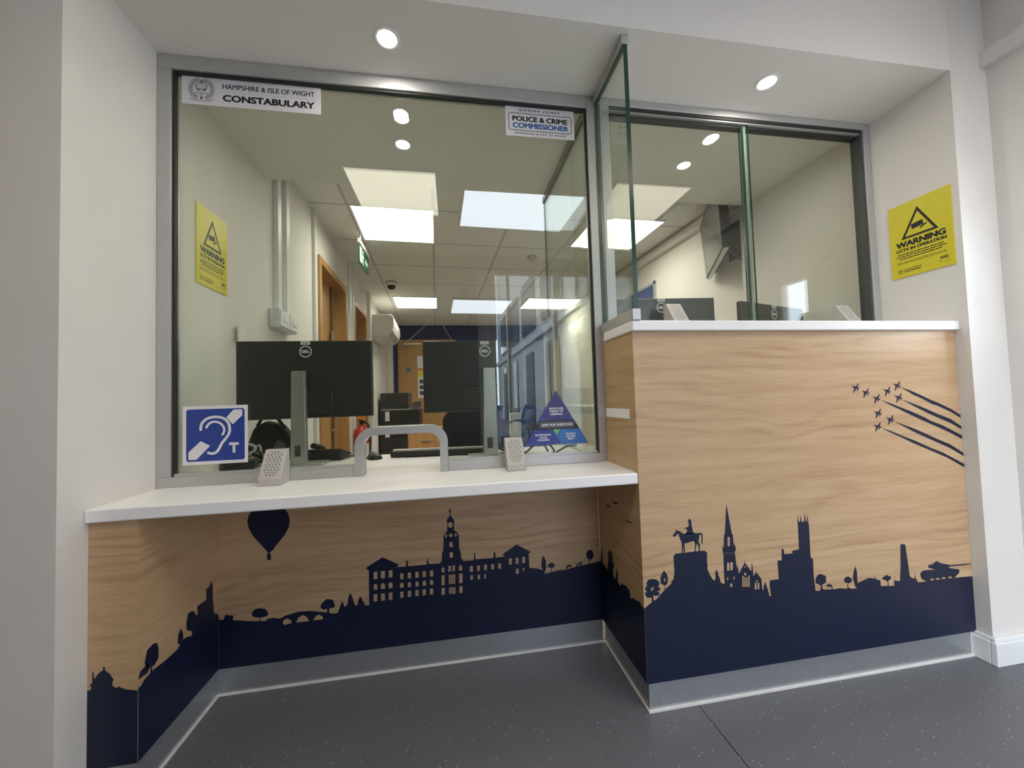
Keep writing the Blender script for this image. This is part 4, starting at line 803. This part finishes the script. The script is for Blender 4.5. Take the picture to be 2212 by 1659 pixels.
MB().tube([(.50, .30, ZC+.03), (.55, .26, ZC+.018), (.60, .22, ZC+.008), (.64, .21, ZC+.05), (.70, .23, ZC+.062), (.735, .25, ZC+.03), (.745, .24, ZC+.006), (.69, .20, ZC+.006)], .005, smooth=3).build('cable', BLACK, c2, smooth=True)
MB().tube([(.735, .22, ZC+.006), (.765, .23, ZC+.02), (.80, .24, ZC+.034), (.835, .25, ZC+.036)], .0045, smooth=2).build('cable', BLACK, c2, smooth=True)
MB().tube([(.52, .27, ZC+.12), (.56, .25, ZC+.16), (.62, .25, ZC+.15), (.68, .26, ZC+.08), (.72, .27, ZC+.01)], .0045, smooth=3).build('cable', BLACK, c2, smooth=True)
MB().cyl((.828, .249, ZC+.036), (.846, .252, ZC+.036), .009, n=12).build('plug', BLACK, c2)
tw = empty('upright_box', (.582, .31, ZC), label='slim upright white box standing behind the glass right of the second monitor stand', cat='box')
MB().box(.566, .616, .353, .40, ZC+.0005, ZC+.185).build('body', WHITEP, tw, bevel=.004)
MB().box(.534, .5655, .353, .395, ZC+.0005, ZC+.07).build('plug_block', BLACK, tw, bevel=.003)

# ================================================================== LEFT WALL FITTINGS
def on_left(mb, y0, y1, d, z0, z1): 
    mb.hexa([(xl(y0)+.0004, y0, z0), (xl(y0)+d, y0, z0), (xl(y1)+d, y1, z0), (xl(y1)+.0004, y1, z0), (xl(y0)+.0004, y0, z1), (xl(y0)+d, y0, z1), (xl(y1)+d, y1, z1), (xl(y1)+.0004, y1, z1)]); return mb
for y, lab in ((.832, 'vertical white cable trunking on the left wall nearest the window, above the switch box'), (.952, 'vertical white cable trunking on the left wall further back, above the switch box')):
    z_ = 1.535
    tag(on_left(MB(), y, y+.05, .026, z_, ZO-.001).build('cable_trunking', WHITEP, bevel=.002), lab, 'trunking', 'white cable trunking on the left wall')
sb = empty('switch_box', (xl(.88), .88, 1.48), label='white twin switch box on the left wall below the two trunkings', cat='switch box')
on_left(MB(), .765, 1.02, .052, 1.43, 1.533).build('back_box', M('pale grey box', (.60, .62, .62), .45), sb, bevel=.003)
for y0 in (.772, .898):
    on_left(MB(), y0, y0+.115, .060, 1.438, 1.526).build('face_plate', WHITEP, sb, bevel=.003)
    p_ = on_left(MB(), y0+.03, y0+.09, .064, 1.468, 1.498).build('rocker', M('pale rocker', (.82, .80, .80), .35), sb, bevel=.002)
tag(on_left(MB(), 1.495, 1.53, .022, 0.05, ZO-.001).build('cable_trunking', WHITEP, bevel=.002), 'thin white conduit on the left wall beside the nearest oak door frame', 'trunking', 'white cable trunking on the left wall')
tag(on_left(MB(), 2.60, 2.66, .03, 0.05, ZO-.001).build('cable_trunking', WHITEP, bevel=.002), 'white trunking between the two oak door frames, the one nearer the window', 'trunking', 'white cable trunking on the left wall')
tag(on_left(MB(), 2.72, 2.77, .03, 0.05, ZO-.001).build('cable_trunking', WHITEP, bevel=.002), 'white trunking between the two oak door frames, the one further back', 'trunking', 'white cable trunking on the left wall')
struct('trim_2', on_left(MB(), 3.70, 3.84, .04, 0, ZO-.001), WALL)
tag(on_left(MB(), .44, .51, .010, 1.30, 1.382).build('wall_plate', WHITEP, bevel=.003), 'small white blank wall plate on the left wall just above the large monitor', 'wall plate')
# air conditioner
ac = empty('air_conditioner', (xl(4.2), 4.2, 1.95), label='white wall-mounted air conditioning unit high on the left wall beyond the doors', cat='air conditioner')
pr = [(0, .0), (.17, .0), (.24, .02), (.295, .08), (.315, .15), (.31, .27), (.28, .30), (0, .30)]
x0 = xl(3.85)
acb = MB().prism([pr], (x0+.004, 3.86, 1.90), (1, 0, 0), (0, 0, 1), (SL*.95, .95, 0)); acb = acb.build('body', WHITEP, ac, bevel=.02, seg=4)
av = MB()
for i in range(3):
    t_ = .15+.33*i; qx, qz = .24+.055*t_, .02+.06*t_; e1, e2 = (.0027, .0030), (.0016, -.0014)
    av.prism([[(qx-e1[0], qz-e1[1]), (qx+e1[0], qz+e1[1]), (qx+e1[0]+e2[0], qz+e1[1]+e2[1]), (qx-e1[0]+e2[0], qz-e1[1]+e2[1])]], (x0+.004+SL*.06, 3.92, 1.90), (1, 0, 0), (0, 0, 1), (SL*.8, .8, 0))
av.build('louvre', BLACK, acb)
# fire extinguisher
ex = empty('fire_extinguisher', (xl(2.66)+.09, 2.62, .5), label='red fire extinguisher with an orange tag on the left wall behind the transaction arch', cat='fire extinguisher')
ex_x = xl(2.62)+.112
MB().lathe((ex_x, 2.62, .33), [(.0, .0), (.07, .0), (.075, .02), (.075, .36), (.066, .41), (.03, .44), (.025, .46), (0, .46)], n=28).build('cylinder', M('extinguisher red', (.55, .035, .02), .3), ex, smooth=True)
exc = bpy.data.objects[[o.name for o in ex.children][0]]
MB().cyl((ex_x, 2.62, .79), (ex_x, 2.62, .83), .018).build('valve', BLACK, ex)
MB().box(ex_x-.012, ex_x+.012, 2.54, 2.66, .83, .842).build('lever', BLACK, ex)
MB().tube([(ex_x, 2.60, .81), (ex_x+.07, 2.57, .82), (ex_x+.095, 2.57, .70), (ex_x+.088, 2.58, .50)], .011, smooth=2).build('hose', BLACK, ex, smooth=True)
MB().box(ex_x-.03, ex_x+.04, 2.60, 2.604, .835, .89).build('tag', M('orange tag', (.80, .22, .03), .5), ex)
MB().cyl((ex_x, 2.62, .48), (ex_x, 2.62, .60), .0757, n=28, caps=False).build('label_band', PAPER, exc)
MB().box(xl(2.67)+.0035, ex_x-.03, 2.665, 2.700, .60, .66).build('wall_bracket', GREY, ex)
# exit sign
es = empty('exit_sign', (-.44, 2.03, ZO), label='green and white running man exit sign hanging from the office ceiling near the doors', cat='exit sign')
MB().box(-.452, -.428, 1.84, 2.21, 2.345, 2.385).build('housing', WHITEP, es, bevel=.008)
for y in (1.90, 2.15): MB().cyl((-.44, y, 2.385), (-.44, y, ZO-.0005), .006, n=8).build('hanger', WHITEP, es)
MB().box(-.444, -.436, 1.85, 2.20, 2.185, 2.345).build('panel', M('exit green', (.006, .12, .065), .4), es)
fr = Frame((-.4359, 1.85, 2.185), (0, 1, 0), (0, 0, 1)); m = sheet()
poly(m, fr, [(.20, .075), (.25, .03), (.25, .06), (.32, .06), (.32, .09), (.25, .09), (.25, .12)], .0004)
rect(m, fr, .02, .09, .015, .145, .0004)
poly(m, fr, circle(.135, .128, .014, 12), .0004)
for P in ([(.13, .108), (.125, .07)], [(.125, .07), (.145, .045), (.14, .015)], [(.125, .07), (.105, .045), (.085, .035)], [(.13, .105), (.155, .085), (.165, .10)], [(.13, .105), (.108, .092), (.10, .07)]): ribbon(m, fr, P, .016, .0004)
m.build('pictogram', M('exit white', (.75, .8, .76), .5), es)
# ceiling items
dc = empty('dome_camera', (-.395, 3.25, ZO), label='small white dome camera on the office ceiling beside the far left led panel', cat='camera')
MB().lathe((-.395, 3.25, ZO-.0005), [(.07, 0), (.07, -.03), (.062, -.045), (0, -.045)], n=28).build('housing', WHITEP, dc, smooth=True)
MB().lathe((-.395, 3.25, ZO-.045), [(.05, 0), (.046, -.02), (.03, -.038), (0, -.045)], n=24).build('dome', BLACK, dc, smooth=True)
for x, y, lab in ((1.145, 2.32, 'white smoke detector on the ceiling tiles between the roof light and the right led panel'), (.50, 3.65, 'white smoke detector on the ceiling tiles in front of the far roof light')):
    sd = empty('smoke_detector', (x, y, ZO), label=lab, cat='smoke detector', group='ceiling smoke detectors')
    MB().lathe((x, y, ZO-.0005), [(.05, 0), (.05, -.012), (.035, -.018), (.033, -.034), (0, -.036)], n=24).build('body', WHITEP, sd, smooth=True)
# hanging clear sign
hs = empty('hanging_sign', (.03, 3.5, 2.1), label='thin rod on two slanting wires hanging from the office ceiling before the navy wall', cat='hanging sign')
CLR = M('pale wire', (.55, .54, .5), .4)
MB().cyl((-.30, 3.5, 1.735), (.34, 3.5, 1.73), .006, n=8).build('rod', CLR, hs)
MB().tube([(-.29, 3.5, 1.735), (.12, 3.5, 2.095)], .0035, n=6).build('wire', CLR, hs)
MB().tube([(.33, 3.5, 1.73), (.14, 3.5, 2.095)], .0035, n=6).build('wire', CLR, hs)
MB().tube([(.13, 3.5, 2.09), (.13, 3.5, ZO-.0005)], .003, n=6).build('wire', CLR, hs)

# ================================================================== RIGHT WALL FITTINGS
tv = empty('television', (2.20, 1.02, 1.92), label='wall-mounted television seen edge on high behind the sliding window', cat='television')
A, B_, Ct, Dt = Vector((2.043, .745, 1.935)), Vector((2.325, 1.285, 1.910)), Vector((2.295, 1.295, 2.345)), Vector((2.02, .745, 2.365))
u_ = (B_-A).normalized(); v_ = (Dt-A).normalized(); n_ = u_.cross(v_).normalized()
if n_.x > 0: n_ = -n_
th = -n_*.032
tvs = MB().hexa([A, B_, B_+th, A+th, Dt, Ct, Ct+th, Dt+th]).build('shell', M('tv black rim', (.006, .006, .008), .7, spec=.15), tv, bevel=.003)
ins = lambda p, c: p+(c-p)*.055
cc = (A+B_+Ct+Dt)/4; f_ = n_*.0012
MB().hexa([ins(A, cc)+n_*.0002, ins(B_, cc)+n_*.0002, ins(B_, cc)+f_, ins(A, cc)+f_, ins(Dt, cc)+n_*.0002, ins(Ct, cc)+n_*.0002, ins(Ct, cc)+f_, ins(Dt, cc)+f_]).build('screen', M('switched off screen', (.06, .062, .06), .18), tvs)
MB().hexa([A-v_*.004+th*.1, B_-v_*.004+th*.1, B_-v_*.004+th*1.05, A-v_*.004+th*1.05, A-v_*.0005+th*.1, B_-v_*.0005+th*.1, B_-v_*.0005+th*1.05, A-v_*.0005+th*1.05]).build('bottom_rim', SILV, tvs)
tk = th*2.2; i2 = lambda p: p+(cc-p)*.12+th
MB().hexa([i2(A), i2(B_), i2(B_)+tk*.45, i2(A)+tk*.45, i2(Dt), i2(Ct), i2(Ct)+tk*.45, i2(Dt)+tk*.45]).build('rear_housing', M('tv back black', (.005, .005, .008), .75, spec=.15), tv, bevel=.004)
mid = cc+th*3.0; MB().tube([cc+th*1.8, mid, Vector((xr(1.0)-.005, 1.0, 2.12))], .03, n=8).build('wall_arm', BLACK, tv)
MB().box(xr(1.0)-.012, xr(1.0)-.0012, .90, 1.10, 1.98, 2.25).build('wall_plate', BLACK, tv)
MB().tube([i2(A)+th*1.5+Vector((0, .1, .05)), i2(A)+Vector((.14, .12, -.0)), Vector((xr(.95)-.02, .95, 1.93)), Vector((xr(.95)-.01, .95, 2.03))], .008, smooth=3).build('cable', BLACK, tv, smooth=True)
nb = empty('notice_board', (xr(2.3), 2.3, 1.9), label='blue notice board in a pale frame on the right office wall', cat='notice board')
def on_right(mb, y0, y1, d, z0, z1, e=.0008):
    mb.hexa([(xr(y0)-d, y0, z0), (xr(y0)-e, y0, z0), (xr(y1)-e, y1, z0), (xr(y1)-d, y1, z0), (xr(y0)-d, y0, z1), (xr(y0)-e, y0, z1), (xr(y1)-e, y1, z1), (xr(y1)-d, y1, z1)]); return mb
nbf = on_right(MB(), 2.04, 3.2, .015, 1.25, 2.13).build('frame', ALU, nb, bevel=.002)
on_right(MB(), 2.075, 3.165, .017, 1.285, 2.105, .0155).build('felt', M('royal blue felt', (.008, .030, .17), .9, var=.08, scale=200), nb)
on_right(MB(), 2.03, 2.06, .019, 2.11, 2.14, .0155).build('corner_cap', BLACK, nbf)
tag(on_right(MB(), YO+.06, YB-.001, .05, ZO-.095, ZO-.02).build('cable_trunking', WALL, bevel=.003), 'long pale trunking along the top of the right office wall', 'trunking')

# ================================================================== OFFICE FLOOR ITEMS
cp = empty('copier', (-.48, 4.6, 0), label='large black floor-standing copier in front of the navy wall', cat='copier')
MB().box(-.78, -.20, 4.45, 5.0, .03, .88).build('body', BLACK, cp, bevel=.01)
MB().box(-.77, -.36, 4.46, 4.98, .90, 1.14).build('document_feeder', CHAR, cp, bevel=.012)
MB().box(-.76, -.22, 4.46, 4.98, .881, .90).build('scanner_lid', GREY, cp)
MB().hexa([(-.30, 4.42, .90), (-.18, 4.42, .90), (-.18, 4.60, .98), (-.30, 4.60, .98), (-.30, 4.42, .915), (-.18, 4.42, .915), (-.18, 4.60, 1.0), (-.30, 4.60, 1.0)]).build('control_panel', BLACK, cp, bevel=.004)
for z0 in (.10, .30, .50): MB().box(-.76, -.22, 4.442, 4.45, z0, z0+.17).build('paper_drawer', CHAR, cp, bevel=.004)
MB().box(-.70, -.64, 4.438, 4.449, .72, .86).build('label_plate', PAPER, cp); MB().box(-.70, -.64, 4.434, 4.4415, .48, .60).build('label_plate', PAPER, cp)
for x in (-.74, -.24):
    for y in (4.5, 4.95): MB().cyl((x, y, .0005), (x, y, .03), .02, n=12).build('castor', GREY, cp)

CHF = M('dark blue chair fabric', (.010, .013, .028), .85, var=.2, scale=160)
def office_chair(loc, rz, label, seat=.47, back=(.52, .95)):
    o = empty('office_chair', loc, rz, label=label, cat='chair')
    MB().prism([rrect(-.24, .24, -.23, .23, .08)], (0, 0, seat-.07), (1, 0, 0), (0, 1, 0), (0, 0, .075)).build('seat', CHF, o, bevel=.02, local=True, seg=3)
    bk = rrect(-.215, .215, back[0], back[1], .10)
    MB().prism([bk], (0, -.235, 0), (1, 0, 0), (0, 0, 1), (0, -.055, 0)).build('backrest', CHF, o, bevel=.02, local=True, seg=3)
    MB().box(-.035, .035, -.31, -.285, seat-.06, back[0]+.12).build('back_support', BLACK, o, local=True, bevel=.005)
    MB().box(-.035, .035, -.31, .0, seat-.085, seat-.07).build('seat_plate', BLACK, o, local=True)
    MB().cyl((0, 0, .09), (0, 0, seat-.085), .025, n=14).build('gas_lift', BLACK, o, local=True)
    for i in range(5):
        a = R(72*i+10); e = (.27*math.cos(a), .27*math.sin(a))
        ba = MB().tube([(0, 0, .105), (e[0]*.6, e[1]*.6, .09), (e[0], e[1], .065)], .018, n=8).build('base_arm', BLACK, o, local=True, smooth=True)
        MB().cyl((e[0]-.02*math.sin(a), e[1]+.02*math.cos(a), .0275), (e[0]+.02*math.sin(a), e[1]-.02*math.cos(a), .0275), .027, n=14).build('castor', BLACK, ba, local=True)
    return o
office_chair((.33, 1.62, 0), R(160), 'dark blue office chair turned to the desk behind the second monitor', seat=.50, back=(.42, .92))
bg_ = empty('bag', (-.50, .47, ZC), label='black bag slumped on the desk between the loop sticker and the silver monitor stand', cat='bag')
BAGF = M('black bag fabric', (.013, .013, .014), .8, var=.2, scale=120)
MB().prism([[(-.09, .001), (.085, .001), (.095, .06), (.08, .12), (.045, .17), (-.02, .185), (-.07, .16), (-.095, .09)]], (-.515, .455, ZC), (1, 0, 0), (0, 0, 1), (0, .065, 0)).build('body', BAGF, bg_, bevel=.02, seg=3)
MB().hexa([(-.50, .4500, ZC+.065), (-.465, .4500, ZC+.045), (-.445, .4500, ZC+.08), (-.48, .4500, ZC+.10), (-.50, .4535, ZC+.065), (-.465, .4535, ZC+.045), (-.445, .4535, ZC+.08), (-.48, .4535, ZC+.10)]).build('label_patch', M('grey patch', (.09, .09, .09), .6), bg_)
MB().tube([(-.565, .455, ZC+.165), (-.53, .44, ZC+.215), (-.48, .445, ZC+.205), (-.45, .455, ZC+.15)], .007, smooth=2).build('handle', BAGF, bg_, smooth=True)
bx = empty('side_cabinet', (.0, 2.6, 0), label='small oak side cabinet standing between the copier and the dark blue chair', cat='cabinet')
MB().box(-.20, .20, 2.9, 3.3, .0005, .70).build('body', OAKV, bx, bevel=.003)
dr = MB().box(-.19, .19, 2.892, 2.899, .36, .68).build('drawer', OAKV, bx, bevel=.002)
MB().box(-.06, .06, 2.88, 2.892, .56, .57).build('handle', SILV, dr)

# ================================================================== LOBBY BEHIND THE CAMERA (seen mirrored in the glass)
EN = empty('window_3', (1.5, -2.55, 0), kind='structure')
FRM = M('pale curtain wall frame', (.78, .79, .82), .45)
ENG = GLASS('entrance glass', (.98, .985, .98))
for x0, x1 in ((.58, .77), (.90, .935), (1.42, 1.46), (2.32, X0)): MB().box(x0, x1, -2.59, -2.51, 0, 2.36).build('frame_post', FRM, EN)
for x0, x1 in ((.77, .90), (.935, 1.42), (1.46, 2.32)):
    MB().box(x0, x1, -2.58, -2.52, .0, .10).build('frame_rail', FRM, EN)
    g_ = pane('glass_pane', x0, x1, -2.555, -2.547, .10, 2.36, EN); g_.data.materials[0] = ENG
W4 = empty('window_4', (2.42, -.51, 1.2), kind='structure')
MB().box(2.4155, 2.43, -.625, -.40, 1.185, 1.2).box(2.4155, 2.43, -.625, -.40, 1.67, 1.685).box(2.4155, 2.43, -.625, -.610, 1.2, 1.67).box(2.4155, 2.43, -.415, -.40, 1.2, 1.67).build('frame', TRIM, W4)
# building across the yard
PAVE = M('grey paving', (.11, .11, .115), .8, var=.12, scale=4)
struct('ground', MB().box(-14, 18, -34, -2.6, -.08, -.02), PAVE)
FAC = M('grey render facade', (.36, .36, .385), .8, var=.05, scale=3); DKG = M('dark facade glass', (.02, .03, .045), .08, spec=.9); SKYG = M('bright facade glass', (.35, .42, .5), .03, .9)
bd = empty('building', (3.4, -14, 0), label='long grey building with dark windows mirrored in the left window', cat='building')
MB().box(2.7, 7, -17.9, -5.2, -.02, 7.5).build('wall', FAC, bd)
for i in range(4):
    y = -6.2-i*2.7
    MB().box(2.64, 2.70, y-1.9, y, 3.0, 4.6).build('window', M('window frame dark', (.06, .065, .08), .4), bd)
    for j in range(2):
        for k2 in range(2): MB().box(2.632, 2.642, y-.95*j-.90, y-.95*j-.06, 3.06+.78*k2, 3.78+.76*k2).build('pane', SKYG if (i+j) % 3 else DKG, bd)
    MB().box(2.66, 2.70, y-1.5, y-.4, 0, 2.35).build('doorway', DKG, bd)
    MB().box(2.62, 2.70, y-1.6, y-1.5, 0, 2.5).build('door_post', FRM, bd)
MB().box(2.60, 2.70, -17.9, -5.2, 2.62, 2.80).build('string_course', M('pale string course', (.42, .42, .45), .7), bd)
br = empty('building', (1.5, -20, 0), label='dark bridge block across the end of the yard mirrored left of the window centre', cat='building')
MB().box(-3, 2.69, -21, -18, 4.1, 9).build('wall', M('slate cladding', (.10, .12, .16), .6), br)
MB().box(-3, 1.15, -21, -18, -.02, 4.1).build('pier', FAC, br)
MB().box(1.15, 2.69, -23, -22.6, -.02, 2.6).build('low_wall', FAC, br)
# leaflet racks standing outside the entrance
BLB = M('rack blue', (.05, .17, .42), .5); PAP = M('leaflet print', (.45, .55, .68), .5)
def rack(x, y, label):
    o = empty('leaflet_rack', (x, y, -.02), R(-35), label=label, cat='leaflet rack', group='blue leaflet racks outside')
    a = R(62); u = Vector((1, 0, 0)); v = Vector((0, math.cos(a), math.sin(a))); fr = Frame((-.08, -.1, .34), u, v)
    b = MB(); b.obox(fr.o+u*.08+v*.34, u, v, fr.n, .16, .68, .02); b.build('board', BLB, o, local=True)
    for i in range(3): c = MB(); c.obox(fr.at(-.016)+u*.08+v*(.13+.21*i), u, v, fr.n, .12, .13, .010); c.build('leaflet', PAP, o, local=True)
    for sx in (-.07, .07): MB().tube([(sx, .08, .72), (sx, .26, .004)], .009, n=8).build('prop', BLACK, o, local=True); MB().tube([(sx, -.1, .36), (sx, -.22, .004)], .009, n=8).build('prop', BLACK, o, local=True)
    return o
rack(.72, -3.3, 'blue leaflet rack mirrored in the left window, the one nearer the second monitor stand')
rack(1.12, -3.3, 'blue leaflet rack mirrored in the left window, the one nearer the triangular sticker')
